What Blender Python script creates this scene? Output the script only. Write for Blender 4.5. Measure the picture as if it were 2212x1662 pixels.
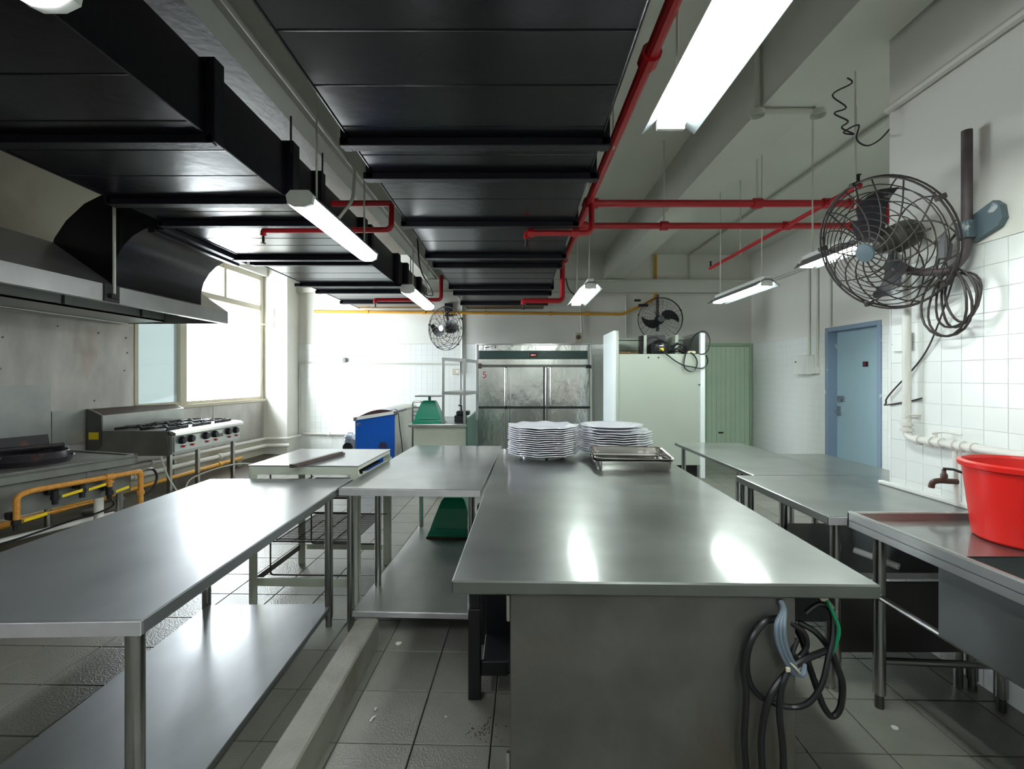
import bpy, math, random
from mathutils import Vector, Matrix
random.seed(7)
for o in list(bpy.data.objects): bpy.data.objects.remove(o)
C = bpy.context.scene.collection
R = math.radians
H = 1.42                      # eye height of the photograph
CX, CY, F = 1112.0, 815.0, 1000.0

# ------------------------------------------------------------------ camera, sky, exposure
cd = bpy.data.cameras.new('camera'); cam = bpy.data.objects.new('camera', cd); C.objects.link(cam)
cam.location = (0, 0, H); cam.rotation_euler = (R(90), 0, 0)
cd.sensor_width = 36; cd.sensor_fit = 'HORIZONTAL'; cd.lens = 36*F/2212
cd.shift_x = -(CX-1106)/2212; cd.shift_y = (CY-831)/2212
cd.clip_start = 0.02; cd.clip_end = 200
bpy.context.scene.camera = cam
W = bpy.data.worlds.new('sky'); bpy.context.scene.world = W; W.use_nodes = True
bg = W.node_tree.nodes['Background']; bg.inputs[0].default_value = (0.90, 0.95, 1.0, 1); bg.inputs[1].default_value = 9.5
vs = bpy.context.scene.view_settings
vs.view_transform = 'Standard'; vs.look = 'None'; vs.gamma = 1; vs.use_curve_mapping = False; vs.exposure = 1.84
TUBE = 35.0                   # brightness of the fluorescent tubes
pl = bpy.data.lights.new('window_portal', 'AREA'); pl.shape = 'RECTANGLE'; pl.size = 2.8; pl.size_y = 2.3
pl.cycles.is_portal = True
po = bpy.data.objects.new('window_portal', pl); C.objects.link(po)
po.location = (-4.75, 7.15, 2.12); po.rotation_euler = (R(90), 0, R(-90-3.4)); 

# ------------------------------------------------------------------ materials
def lin(h):
    h = h.lstrip('#'); v = [int(h[i:i+2], 16)/255 for i in (0, 2, 4)]
    return tuple(c/12.92 if c <= .04045 else ((c+.055)/1.055)**2.4 for c in v)
def mat(name, col, rough=.5, metal=0, var=.0, vs_=4, col2=None, bump=0, bs=30, rvar=0, stretch=(1, 1, 1), emit=0, coat=0, coatr=.18, spec=.5,
        stain=None, stain_s=1.5, stain_lo=.6, stain_hi=.75, rnd=0):
    m = bpy.data.materials.new(name); m.use_nodes = True; n = m.node_tree.nodes; l = m.node_tree.links
    b = n['Principled BSDF']
    c = lin(col) if isinstance(col, str) else col
    b.inputs['Base Color'].default_value = (*c, 1); b.inputs['Roughness'].default_value = rough
    b.inputs['Metallic'].default_value = metal; b.inputs['Specular IOR Level'].default_value = spec
    b.inputs['Coat Weight'].default_value = coat; b.inputs['Coat Roughness'].default_value = coatr
    if emit: b.inputs['Emission Color'].default_value = (*c, 1); b.inputs['Emission Strength'].default_value = emit
    if var or bump or rvar or col2 or stain or rnd:
        tc = n.new('ShaderNodeTexCoord'); mp = n.new('ShaderNodeMapping'); l.new(tc.outputs['Object'], mp.inputs[0])
        mp.inputs['Scale'].default_value = stretch
        vec = mp.outputs[0]
        def noise(s, d=4):
            t = n.new('ShaderNodeTexNoise'); t.inputs['Scale'].default_value = s; t.inputs['Detail'].default_value = d
            l.new(vec, t.inputs['Vector']); return t.outputs['Fac']
        last = None
        if var or col2:
            t = noise(vs_, 6); r = n.new('ShaderNodeValToRGB'); l.new(t, r.inputs[0])
            c2 = lin(col2) if col2 else tuple(min(1, x*(1+var)) for x in c)
            c1 = c if col2 else tuple(x*(1-var) for x in c)
            r.color_ramp.elements[0].position = .2; r.color_ramp.elements[1].position = .8
            r.color_ramp.elements[0].color = (*c1, 1); r.color_ramp.elements[1].color = (*c2, 1)
            last = r.outputs[0]
        if stain:
            t = noise(stain_s, 8); r = n.new('ShaderNodeMapRange'); l.new(t, r.inputs[0])
            r.inputs[1].default_value = stain_lo; r.inputs[2].default_value = stain_hi
            mx = n.new('ShaderNodeMix'); mx.data_type = 'RGBA'; l.new(r.outputs[0], mx.inputs[0])
            if last: l.new(last, mx.inputs[6])
            else: mx.inputs[6].default_value = (*c, 1)
            mx.inputs[7].default_value = (*lin(stain), 1); last = mx.outputs[2]
        if rnd:
            oi = n.new('ShaderNodeObjectInfo'); mr = n.new('ShaderNodeMapRange'); l.new(oi.outputs['Random'], mr.inputs[0])
            mr.inputs[3].default_value = 1-rnd; mr.inputs[4].default_value = 1+rnd
            hs = n.new('ShaderNodeHueSaturation'); l.new(mr.outputs[0], hs.inputs['Value'])
            if last: l.new(last, hs.inputs['Color'])
            else: hs.inputs['Color'].default_value = (*c, 1)
            last = hs.outputs[0]
        if last: l.new(last, b.inputs['Base Color'])
        if rvar:
            t = noise(vs_*.7, 5); r = n.new('ShaderNodeMapRange'); l.new(t, r.inputs[0])
            r.inputs[1].default_value = .3; r.inputs[2].default_value = .7
            r.inputs[3].default_value = max(.02, rough-rvar); r.inputs[4].default_value = rough+rvar
            l.new(r.outputs[0], b.inputs['Roughness'])
        if bump:
            t = noise(bs, 3); bp = n.new('ShaderNodeBump'); bp.inputs['Strength'].default_value = bump
            bp.inputs['Distance'].default_value = .01
            l.new(t, bp.inputs['Height']); l.new(bp.outputs[0], b.inputs['Normal'])
    return m
M = {}
M['steel'] = mat('worn_stainless_steel', (.42, .43, .42), .34, .85, var=.13, vs_=5, bump=.05, bs=5)
M['steel_top'] = mat('worktop_steel', (.19, .20, .19), .36, .80, var=.38, vs_=2.4, bump=.13, bs=4.5, coat=.7, coatr=.11)
M['steel_left'] = mat('bluish_worktop_steel', (.26, .268, .28), .42, .80, var=.34, vs_=2.4, bump=.11, bs=4, coat=.6, coatr=.14, stretch=(1, .5, 1))
M['steel_dull'] = mat('dull_brushed_steel', (.38, .385, .37), .42, .8, var=.15, vs_=4, bump=.03, bs=30)
M['steel_sheet'] = mat('stained_splash_steel', (.43, .41, .38), .48, .6, var=.25, vs_=5, bump=.12, bs=5, stretch=(1, 1, .45),
                       stain='#8d6d58', stain_s=1.2, stain_lo=.66, stain_hi=.8)
M['steel_wavy'] = mat('dented_polished_steel', (.62, .63, .61), .20, .95, var=.15, vs_=4, bump=.8, bs=6, stretch=(1.2, 1, .7))
M['steel_dark'] = mat('dark_shelf_steel', (.13, .125, .12), .38, 1, var=.2, vs_=4, bump=.03, bs=10)
M['chrome'] = mat('bright_steel', (.62, .62, .61), .16, 1)
M['apron'] = mat('apron_steel_baked_light', (.62, .61, .64), .4, .5, var=.12, vs_=14)  # raised base colour stands in for light reflected from behind the camera
M['steel_sink'] = mat('greenish_sink_steel', (.21, .225, .225), .36, .85, var=.15, vs_=3, bump=.03, bs=4)
M['steel_wok'] = mat('greasy_stove_steel', (.19, .19, .175), .45, .55, var=.25, vs_=5, bump=.06, bs=12)
M['front_steel'] = mat('mottled_dark_steel', (.15, .147, .139), .42, .6, var=.35, vs_=4.5, bump=.04, bs=20, stain='#5b5045', stain_s=2.2, stain_lo=.5, stain_hi=.8)
M['tube_steel'] = mat('steel_tube', (.42, .42, .41), .25, 1, var=.15, vs_=8)
M['duct'] = mat('black_gloss_paint', (.0045, .0045, .007), .22, 0, bump=.10, bs=14, vs_=3, spec=.38)
M['duct_edge'] = mat('black_flange_paint', (.006, .006, .010), .45, 0, bump=.3, bs=40, spec=.3)
M['plaster'] = mat('white_painted_plaster', '#e3e2da', .55, 0, var=.04, vs_=2, bump=.15, bs=9)
M['plaster_grey'] = mat('aged_ceiling_paint', '#d6d7cd', .6, 0, var=.05, vs_=1.5, bump=.2, bs=12)
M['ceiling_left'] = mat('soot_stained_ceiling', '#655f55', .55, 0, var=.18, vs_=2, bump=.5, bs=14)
M['plaster_stain'] = mat('sooty_painted_wall', '#c4bfae', .5, 0, bump=.2, bs=8, var=.05, vs_=2, stain='#8b7a60', stain_s=.9, stain_lo=.5, stain_hi=.75)
M['tile_white'] = mat('white_glazed_tile', '#e9ece9', .16, 0, bump=.04, bs=8, rnd=.025)
M['grout'] = mat('grey_white_grout', '#e3e6e2', .7, 0)
M['floor_tile'] = mat('grey_quarry_tile', '#7a7971', .30, 0, var=.12, vs_=9, bump=.25, bs=120, rnd=.07, stain='#4c443b', stain_s=1.1, stain_lo=.58, stain_hi=.8)
M['floor_grout'] = mat('dark_floor_joint', '#35342f', .7, 0)
M['concrete'] = mat('kerb_concrete', '#7b7970', .6, 0, var=.15, vs_=8, bump=.5, bs=70, stain='#5d5344', stain_s=3, stain_lo=.55, stain_hi=.75)
M['drain'] = mat('wet_dark_drain', '#3c332d', .35, 0, var=.3, vs_=4, bump=.3, bs=30)
M['white_paint'] = mat('white_enamel', '#e6e7e2', .35, 0, var=.03, vs_=6)
M['white_dirty'] = mat('scuffed_white_enamel', '#c9cdbf', .4, 0, var=.06, vs_=5, stain='#6f5340', stain_s=5, stain_lo=.68, stain_hi=.74)
M['pipe_white'] = mat('white_painted_pipe', '#dcdad3', .4, 0, var=.05, vs_=12)
M['conduit'] = mat('painted_conduit', '#cfcfc4', .45, 0)
M['red'] = mat('red_sprinkler_paint', '#b3141f', .32, 0, var=.08, vs_=20)
M['yellow'] = mat('yellow_gas_paint', '#d69a2d', .4, 0, var=.12, vs_=20)
M['yellow_rough'] = mat('flaking_orange_paint', '#c98b38', .55, 0, var=.18, vs_=40, bump=.5, bs=90)
M['yellow_plastic'] = mat('yellow_plastic', '#e0c416', .4)
M['black'] = mat('black_plastic', '#15161a', .4, 0)
M['black_iron'] = mat('black_cast_iron', '#141417', .5, 0, bump=.2, bs=60)
M['burnt'] = mat('burnt_burner_iron', '#221d22', .6, 0, bump=.6, bs=30, var=.3, vs_=12, stain='#6b3320', stain_s=6, stain_lo=.6, stain_hi=.7)
M['cage'] = mat('dusty_cage_wire', '#3c3634', .5, .2)
M['blade'] = mat('peeling_black_blade', '#26262b', .45, 0, stain='#9b9b98', stain_s=14, stain_lo=.6, stain_hi=.68)
M['motor'] = mat('greasy_motor', '#4c4a42', .5, .3, var=.25, vs_=15)
M['rubber'] = mat('black_rubber', '#17171b', .35, 0)
M['grey_cable'] = mat('grey_cable', '#6f7c8b', .4)
M['green_cable'] = mat('green_cable', '#0c8a5c', .4)
M['bracket'] = mat('old_painted_bracket', '#5d6d74', .5, .2, stain='#b9bfc0', stain_s=12, stain_lo=.6, stain_hi=.65)
M['pole'] = mat('rusty_pole', '#5a5052', .5, .3, var=.3, vs_=15)
M['red_plastic'] = mat('red_plastic', '#d8201b', .35, 0, spec=.5)
M['green_plastic'] = mat('green_painted_metal', '#0e8a6b', .35, 0, var=.06, vs_=6)
M['blue'] = mat('blue_panel', '#0a5cc4', .35, 0)
M['cooler_white'] = mat('aged_white_casing', '#c3c3b6', .4, 0, var=.12, vs_=5)
M['cooler_grey'] = mat('grey_corner_plastic', '#77757a', .4)
M['lid_dark'] = mat('dark_glass_lid', '#4a3236', .1, 0)
M['freezer'] = mat('white_cabinet_enamel', '#a4aba0', .4, 0, var=.04, vs_=1.2)
M['freezer_side'] = mat('pale_cabinet_side', '#dde5e4', .35, 0)
M['band'] = mat('dark_green_band', '#143c37', .3)
M['dark_gap'] = mat('dark_gap', '#0c0c0c', .7)
M['green_door'] = mat('pale_green_door_paint', '#c6dec3', .45, 0, var=.05, vs_=2)
M['green_trim'] = mat('green_trim_paint', '#a9c4a6', .45)
M['blue_door'] = mat('blue_grey_door_paint', '#9ab4c0', .45, 0, var=.05, vs_=2, stain='#c5d0d3', stain_s=3.2, stain_lo=.69, stain_hi=.71)
M['blue_frame'] = mat('blue_frame_paint', '#8496ad', .5, 0, stain='#c5d0d3', stain_s=7, stain_lo=.68, stain_hi=.7)
M['porcelain'] = mat('white_melamine', '#e6e6ee', .16, 0, coat=.3)
M['pan'] = mat('steel_pan', (.55, .53, .51), .2, 1, bump=.03, bs=6)
M['wood'] = mat('dark_brown_wood', '#4d3f3d', .5, 0, var=.15, vs_=20, stretch=(6, 1, 6))
M['brown'] = mat('brown_plastic', '#4a3229', .4)
M['alu'] = mat('cream_window_frame', '#bdb49f', .45, .1)
M['green_panel'] = mat('green_painted_steel', '#4b6a60', .35, .3, var=.1, vs_=4)
M['galv'] = mat('galvanised_reflector', '#767b7d', .4, .6, var=.15, vs_=10)
M['paper'] = mat('crumpled_white_paper', '#d9d8d2', .7)
M['red_lamp'] = mat('red_knob', '#b02a2c', .4)
M['cream'] = mat('cream_label', '#cfc8ae', .5)
M['silver'] = mat('silver_plastic', '#aab3c6', .35, .3)
M['copper'] = mat('copper_tube', '#a07757', .35, .8)
M['socket'] = mat('beige_socket', '#cfc9b4', .45)
def emis(name, c, s):
    m = bpy.data.materials.new(name); m.use_nodes = True; n = m.node_tree.nodes; n.remove(n['Principled BSDF'])
    e = n.new('ShaderNodeEmission'); e.inputs[0].default_value = (*c, 1); e.inputs[1].default_value = s
    m.node_tree.links.new(e.outputs[0], n['Material Output'].inputs[0]); return m
M['tube'] = emis('lit_fluorescent_tube', (.90, 1.0, .95), TUBE)
M['diffuser'] = emis('lit_diffuser', (.92, .97, 1.0), TUBE*.26)
M['led'] = emis('red_led_digits', (1, .12, .1), 1.5)
def glass(name, tint, frost):
    m = bpy.data.materials.new(name); m.use_nodes = True; n = m.node_tree.nodes; l = m.node_tree.links; n.remove(n['Principled BSDF'])
    t = n.new('ShaderNodeBsdfTransparent'); t.inputs[0].default_value = (*tint, 1)
    g = n.new('ShaderNodeBsdfGlossy'); g.inputs['Roughness'].default_value = .05
    a = n.new('ShaderNodeMixShader'); a.inputs[0].default_value = .06
    src = t
    if frost:
        d = n.new('ShaderNodeBsdfTranslucent'); d.inputs[0].default_value = (*tint, 1)
        k = n.new('ShaderNodeMixShader'); k.inputs[0].default_value = frost; l.new(t.outputs[0], k.inputs[1]); l.new(d.outputs[0], k.inputs[2]); src = k
    l.new(src.outputs[0], a.inputs[1]); l.new(g.outputs[0], a.inputs[2]); l.new(a.outputs[0], n['Material Output'].inputs[0]); return m
M['glass'] = glass('clear_window_glass', (.95, .97, .97), 0)
M['glass_teal'] = glass('frosted_teal_glass', (.155, .172, .167), .25)
M['cooler_glass'] = glass('cooler_lid_glass', (.75, .72, .72), 0)

# ------------------------------------------------------------------ mesh helpers
class MB:
    def __init__(s): s.v = []; s.f = []
    def add(s, vs, fs):
        k = len(s.v); s.v += [tuple(v) for v in vs]; s.f += [tuple(i+k for i in f) for f in fs]; return s
    def box(s, x0, x1, y0, y1, z0, z1):
        return s.add([(x0,y0,z0),(x1,y0,z0),(x1,y1,z0),(x0,y1,z0),(x0,y0,z1),(x1,y0,z1),(x1,y1,z1),(x0,y1,z1)],
                     [(0,3,2,1),(4,5,6,7),(0,1,5,4),(1,2,6,5),(2,3,7,6),(3,0,4,7)])
    def cbox(s, x0, x1, y0, y1, z0, z1, b=.004):
        # box with chamfered edges
        pts = []
        for x, sx in ((x0, 1), (x1, -1)):
            for y, sy in ((y0, 1), (y1, -1)):
                for z, sz in ((z0, 1), (z1, -1)):
                    pts.append([(x, y+sy*b, z+sz*b), (x+sx*b, y, z+sz*b), (x+sx*b, y+sy*b, z)])
        V = [p for t in pts for p in t]; idx = lambda i, j, k, a: (i*4+j*2+k)*3+a
        fs = []
        for i in (0, 1):
            q = [idx(i,0,0,0), idx(i,1,0,0), idx(i,1,1,0), idx(i,0,1,0)]; fs.append(q if i else q[::-1])
            q = [idx(0,i,0,1), idx(0,i,1,1), idx(1,i,1,1), idx(1,i,0,1)]; fs.append(q if i else q[::-1])
            q = [idx(0,0,i,2), idx(1,0,i,2), idx(1,1,i,2), idx(0,1,i,2)]; fs.append(q if i else q[::-1])
        for j in (0, 1):
            for k in (0, 1):
                fs.append([idx(0,j,k,1), idx(1,j,k,1), idx(1,j,k,2), idx(0,j,k,2)])
                fs.append([idx(j,0,k,0), idx(j,1,k,0), idx(j,1,k,2), idx(j,0,k,2)])
                fs.append([idx(j,k,0,0), idx(j,k,1,0), idx(j,k,1,1), idx(j,k,0,1)])
        for i in (0, 1):
            for j in (0, 1):
                for k in (0, 1): fs.append([idx(i,j,k,0), idx(i,j,k,1), idx(i,j,k,2)])
        return s.add(V, fs)
    def hexa(s, bot, top):   # 4 bottom pts ccw, 4 top pts
        return s.add(list(bot)+list(top), [(0,3,2,1),(4,5,6,7),(0,1,5,4),(1,2,6,5),(2,3,7,6),(3,0,4,7)])
    def prism(s, prof, a, b, ax='y'):   # closed 2D profile extruded from a to b along axis
        n = len(prof)
        def p(u, w, t): return (u, t, w) if ax == 'y' else ((t, u, w) if ax == 'x' else (u, w, t))
        V = [p(u, w, a) for u, w in prof]+[p(u, w, b) for u, w in prof]
        return s.add(V, [tuple(range(n))[::-1], tuple(range(n, 2*n))]+[(i, (i+1) % n, n+(i+1) % n, n+i) for i in range(n)])
    def tube(s, pts, r, n=8, cap=True):
        pts = [Vector(p) for p in pts]; k0 = len(s.v); m = len(pts)
        rr = r if isinstance(r, (list, tuple)) else [r]*m
        t0 = (pts[1]-pts[0]).normalized(); up = Vector((0, 0, 1)) if abs(t0.z) < .9 else Vector((1, 0, 0))
        a = t0.cross(up).normalized()
        for i, p in enumerate(pts):
            if i == 0: t = pts[1]-pts[0]
            elif i == m-1: t = pts[-1]-pts[-2]
            else: t = (pts[i+1]-p).normalized()+(p-pts[i-1]).normalized()
            t.normalize(); a = (a-t*a.dot(t)); a = a.normalized() if a.length > 1e-6 else t.orthogonal().normalized(); b = t.cross(a)
            for j in range(n):
                th = 2*math.pi*j/n; s.v.append(tuple(p+(a*math.cos(th)+b*math.sin(th))*rr[i]))
        for i in range(m-1):
            for j in range(n):
                s.f.append((k0+i*n+j, k0+i*n+(j+1) % n, k0+(i+1)*n+(j+1) % n, k0+(i+1)*n+j))
        if cap:
            s.f.append(tuple(k0+j for j in range(n))[::-1]); s.f.append(tuple(k0+(m-1)*n+j for j in range(n)))
        return s
    def ring(s, c, r, t, nrm=(0, 0, 1), n=32, k=6):
        q = Vector(nrm).to_track_quat('Z', 'Y').to_matrix(); c = Vector(c); k0 = len(s.v)
        for i in range(n):
            th = 2*math.pi*i/n; d = Vector((math.cos(th), math.sin(th), 0))
            for j in range(k):
                ph = 2*math.pi*j/k; s.v.append(tuple(c+q@(d*(r+t*math.cos(ph))+Vector((0, 0, t*math.sin(ph))))))
        for i in range(n):
            for j in range(k):
                s.f.append((k0+i*k+j, k0+((i+1) % n)*k+j, k0+((i+1) % n)*k+(j+1) % k, k0+i*k+(j+1) % k))
        return s
    def lathe(s, prof, c=(0, 0, 0), n=24, fn=None, axis='z'):
        k0 = len(s.v); m = len(prof)
        for (r, z) in prof:
            for j in range(n):
                th = 2*math.pi*j/n; rad, zz = (r, z) if fn is None else fn(r, z, th)
                x, y = rad*math.cos(th), rad*math.sin(th)
                p = (x, y, zz) if axis == 'z' else ((zz, x, y) if axis == 'x' else (y, zz, x))
                s.v.append((c[0]+p[0], c[1]+p[1], c[2]+p[2]))
        for i in range(m-1):
            for j in range(n):
                s.f.append((k0+i*n+j, k0+i*n+(j+1) % n, k0+(i+1)*n+(j+1) % n, k0+(i+1)*n+j))
        return s
    def mesh(s, name, m, off=(0, 0, 0), smooth=True):
        me = bpy.data.meshes.new(name)
        me.from_pydata([(v[0]-off[0], v[1]-off[1], v[2]-off[2]) for v in s.v], [], s.f)
        me.materials.append(M[m] if isinstance(m, str) else m); me.validate()
        if smooth:
            me.polygons.foreach_set('use_smooth', [True]*len(me.polygons)); me.set_sharp_from_angle(angle=R(35))
        me.update(); return me
def P(px, py, Y): return ((px-CX)/F*Y, Y, H-(py-CY)/F*Y)          # a point of the photograph at real depth Y
def smooth_path(pts, n=6):
    pts = [Vector(p) for p in pts]; out = []
    for i in range(len(pts)-1):
        p0 = pts[max(0, i-1)]; p1 = pts[i]; p2 = pts[i+1]; p3 = pts[min(len(pts)-1, i+2)]
        for k in range(n):
            t = k/n; out.append(.5*((2*p1)+(p2-p0)*t+(2*p0-5*p1+4*p2-p3)*t*t+(3*p1-p0-3*p2+p3)*t**3))
    out.append(pts[-1]); return out
def elbow(pts, r=.06):
    pts = [Vector(p) for p in pts]; out = [pts[0]]
    for i in range(1, len(pts)-1):
        a = (pts[i-1]-pts[i]); b = (pts[i+1]-pts[i]); q = min(r, a.length*.45, b.length*.45); a.normalize(); b.normalize()
        s0 = pts[i]+a*q; s1 = pts[i]+b*q
        for k in range(5):
            t = k/4; out.append(s0*(1-t)**2+pts[i]*2*t*(1-t)+s1*t*t)
    out.append(pts[-1]); return out
def obj(name, mb, m, parent=None, off=None, label=None, smooth=True):
    o = bpy.data.objects.new(name, mb.mesh(name, m, off or (0, 0, 0), smooth)); C.objects.link(o)
    if parent: o.parent = parent
    if label: o['label'] = label
    return o
class T:      # a thing: an Empty at its base and parts below it; parts are modelled in world coordinates unless local=True
    def __init__(s, name, label, cat, loc=(0, 0, 0), rz=0, group=None, local=False, kind=None):
        e = bpy.data.objects.new(name, None); C.objects.link(e); e.empty_display_size = .1
        e.location = loc; e.rotation_euler = (0, 0, rz); s.e = e; s.off = None if local else loc
        if kind: e['kind'] = kind
        else:
            e['label'] = label; e['category'] = cat
        if group: e['group'] = group
    def p(s, name, mb, m, parent=None, label=None, smooth=True):
        return obj(name, mb, m, parent or s.e, s.off, label, smooth)
def struct(name, mb, m, kind='structure', smooth=True):
    o = obj(name, mb, m, smooth=smooth); o['kind'] = kind; return o
def single(name, mb, m, label, cat, group=None, org=None):
    if org is None:
        n = len(mb.v); org = (sum(v[0] for v in mb.v)/n, sum(v[1] for v in mb.v)/n, min(v[2] for v in mb.v))
    o = obj(name, mb, m, off=org); o.location = org; o['label'] = label; o['category'] = cat
    if group: o['group'] = group
    return o
def dup(src, label=None, loc=None, rot=None):
    r = src.copy(); C.objects.link(r)
    if loc is not None: r.location = loc
    if rot is not None: r.rotation_euler = rot
    if label: r['label'] = label
    for ch in list(src.children):
        c = ch.copy(); C.objects.link(c); c.parent = r
        for g in list(ch.children):
            d = g.copy(); C.objects.link(d); d.parent = c
    return r
def tiles(parent, O, U, V, su, sv, nu, nv, gap, th, m, limit, skip=None, name='tile', cham=.002, gx=None):
    """individual tiles on a plane; the ones showing largest are parts, the rest one joined part"""
    O, U, V = Vector(O), Vector(U).normalized(), Vector(V).normalized(); N = U.cross(V)
    c = cham; a, b = su-gap, sv-gap
    vs_ = [(0,0,0),(a,0,0),(a,b,0),(0,b,0),(0,0,th-c),(a,0,th-c),(a,b,th-c),(0,b,th-c),(c,c,th),(a-c,c,th),(a-c,b-c,th),(c,b-c,th)]
    fs_ = [(0,1,5,4),(1,2,6,5),(2,3,7,6),(3,0,4,7),(4,5,9,8),(5,6,10,9),(6,7,11,10),(7,4,8,11),(8,9,10,11)]
    me = bpy.data.meshes.new(name); me.from_pydata(vs_, [], fs_); me.materials.append(M[m])
    cand = []
    for i in range(nu):
        for j in range(nv):
            p = O+U*(i*su+gap/2)+V*(j*sv+gap/2)
            if skip and skip(i, j, p+U*su/2+V*sv/2): continue
            q = p+U*su/2+V*sv/2; inn = False
            if q.y > .3:
                px = CX+q.x/q.y*F; py = CY-(q.z-H)/q.y*F; inn = -30 < px < 2240 and -30 < py < 1690
            cand.append((0 if inn else 1, q.y, p))
    cand.sort(key=lambda t: (t[0], t[1]))
    rot = Matrix((U, V, N)).transposed().to_4x4(); inv = parent.matrix_world.inverted() if False else None
    for k, (i, d, p) in enumerate(cand[:limit]):
        if i: break
        o = bpy.data.objects.new(name, me); C.objects.link(o); o.parent = parent
        o.matrix_local = Matrix.Translation(p-parent.location)@rot
        k_done = k+1
    else: k_done = min(limit, len(cand))
    if not cand[:limit] or cand[0][0]: k_done = 0
    rest = cand[k_done:] if k_done < limit else cand[limit:]
    if rest:
        mb = MB(); r3 = rot.to_3x3()
        tv = [r3@Vector(v) for v in vs_]
        for _, _, p in rest: mb.add([v+p for v in tv], fs_)
        o = obj(name+'_field', mb, m, parent, tuple(parent.location), smooth=False); o['kind'] = 'stuff'

# ------------------------------------------------------------------ room
YB, XR, XN, YN, YF, ZC = 9.0, 4.6, 2.14, 2.64, -2.2, 3.8     # back wall, far right wall, near right wall and its end, wall behind, ceiling
def wl(y): return -5.142+.06*y
fl = struct('floor', MB().box(-5.6, 4.9, YF-.1, YB+.1, -.12, -.010), 'floor_grout')
yaw = -.026
U = Vector((math.cos(yaw), math.sin(yaw), 0)); V = Vector((-math.sin(yaw), math.cos(yaw), 0))
A = Vector((-.401, 1.784, -.010))
tiles(fl, A-U*.3*17-V*.3*13, U, V, .3005, .3005, 35, 38, .005, .010, 'floor_tile', 300,
      skip=lambda i, j, q: q.x < wl(q.y)+.1 or q.x > XR-.1 or q.y > YB-.1 or q.y < YF+.1)
# back wall: tiled up to 2.07 m, painted above
wb = struct('wall_back', MB().box(-5.2, XR+.2, YB+.006, YB+.25, 0, ZC+.1), 'grout')
tiles(wb, (-4.2, YB+.006, .0), (1, 0, 0), (0, 0, 1), .1085, .1085, 81, 19, .0016, .004, 'tile_white', 300, cham=.0015)
obj('painted_band', MB().box(-5.0, XR, YB-.002, YB+.02, 2.066, ZC), 'plaster', wb)
obj('tile_ledge', MB().box(-4.2, XR, YB-.012, YB+.01, 2.06, 2.072), 'plaster_grey', wb)
# far right wall with the blue door
dy0, dy1, dz = 5.86, 6.78, 2.08
wr = struct('wall_right', MB().box(XR+.006, XR+.3, YN, dy0-.03, 0, ZC).box(XR+.006, XR+.3, dy1+.03, YB+.2, 0, ZC).box(XR+.006, XR+.3, dy0-.03, dy1+.03, dz+.03, ZC), 'grout')
tiles(wr, (XR+.006, YB, 0), (0, -1, 0), (0, 0, 1), .106, .1085, 59, 19, .0016, .004, 'tile_white', 300, cham=.0015,
      skip=lambda i, j, q: dy0-.09 < q.y < dy1+.07 and q.z < dz+.09)
obj('painted_band', MB().box(XR-.002, XR+.02, YN, dy0-.03, 2.066, ZC).box(XR-.002, XR+.02, dy1+.03, YB, 2.066, ZC).box(XR-.002, XR+.02, dy0-.03, dy1+.03, dz+.03, ZC), 'plaster', wr)
# near right wall (a block that juts into the room)
wn = struct('wall_near', MB().box(XN+.006, XR, YF-.2, YN-.006, 0, ZC), 'grout')
tiles(wn, (XN+.006, YN, .0), (0, -1, 0), (0, 0, 1), .1050, .1070, 44, 19, .0016, .004, 'tile_white', 260, cham=.0015)
obj('painted_band', MB().box(XN-.003, XN+.02, YF, YN, 2.033, ZC).box(XN+.021, XR, YN-.02, YN, 2.033, ZC), 'plaster', wn)
obj('tile_band_end', MB().box(XN, XR, YN-.006, YN+.002, 0, 2.035), 'tile_white', wn)
obj('skirting_strip', MB().cbox(XN-.025, XN+.004, 1.97, YN+.06, .80, .822, .005), 'white_paint', wn)
# wall behind the camera
struct('wall_front', MB().box(-5.6, 3, YF-.2, YF, 0, ZC), 'plaster')
# left wall with the window opening
def lwall(y0, y1, z0, z1, t0=0, t1=.22, mb=None):
    mb = mb or MB()
    return mb.hexa([(wl(y0)-t1, y0, z0), (wl(y0)-t0, y0, z0), (wl(y1)-t0, y1, z0), (wl(y1)-t1, y1, z0)],
                   [(wl(y0)-t1, y0, z1), (wl(y0)-t0, y0, z1), (wl(y1)-t0, y1, z1), (wl(y1)-t1, y1, z1)])
WY0, WY1, WZ0, WZ1, WT = 5.83, 8.46, 1.02, 3.23, 2.68
m_ = MB(); lwall(YF-.2, WY0, 0, ZC, mb=m_); lwall(WY1, YB+.2, 0, ZC, mb=m_); lwall(WY0, WY1, 0, WZ0, mb=m_); lwall(WY0, WY1, WZ1, ZC, mb=m_)
wlf = struct('wall_left', m_, 'plaster_stain')
obj('window_lintel', lwall(5.6, 8.54, WZ1+.04, WZ1+.22, -.08, .02), 'plaster', wlf)
pr = struct('trim_1', MB().hexa([(wl(8.54)-.1, 8.54, 0), (-4.2, 8.54, 0), (-4.2, YB+.1, 0), (-4.8, YB+.1, 0)],
                             [(wl(8.54)-.1, 8.54, ZC), (-4.2, 8.54, ZC), (-4.2, YB+.1, ZC), (-4.8, YB+.1, ZC)]), 'plaster')
# ceiling and beams
ce = struct('ceiling', MB().box(-1.65, XR+.3, YF-.2, YB+.2, ZC, ZC+.15), 'plaster_grey')
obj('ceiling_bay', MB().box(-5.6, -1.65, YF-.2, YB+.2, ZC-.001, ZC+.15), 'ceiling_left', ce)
struct('trim_2', MB().box(1.728, 2.10, YF, YB, 3.308, ZC+.01), 'plaster_grey')
struct('trim_3', MB().box(-1.66, -1.52, YF, YB, 3.308, ZC+.01), 'plaster_grey')
struct('trim_4', MB().box(-4.2, XR, YB-.10, YB+.02, 3.05, 3.30), 'plaster_grey')

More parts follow.
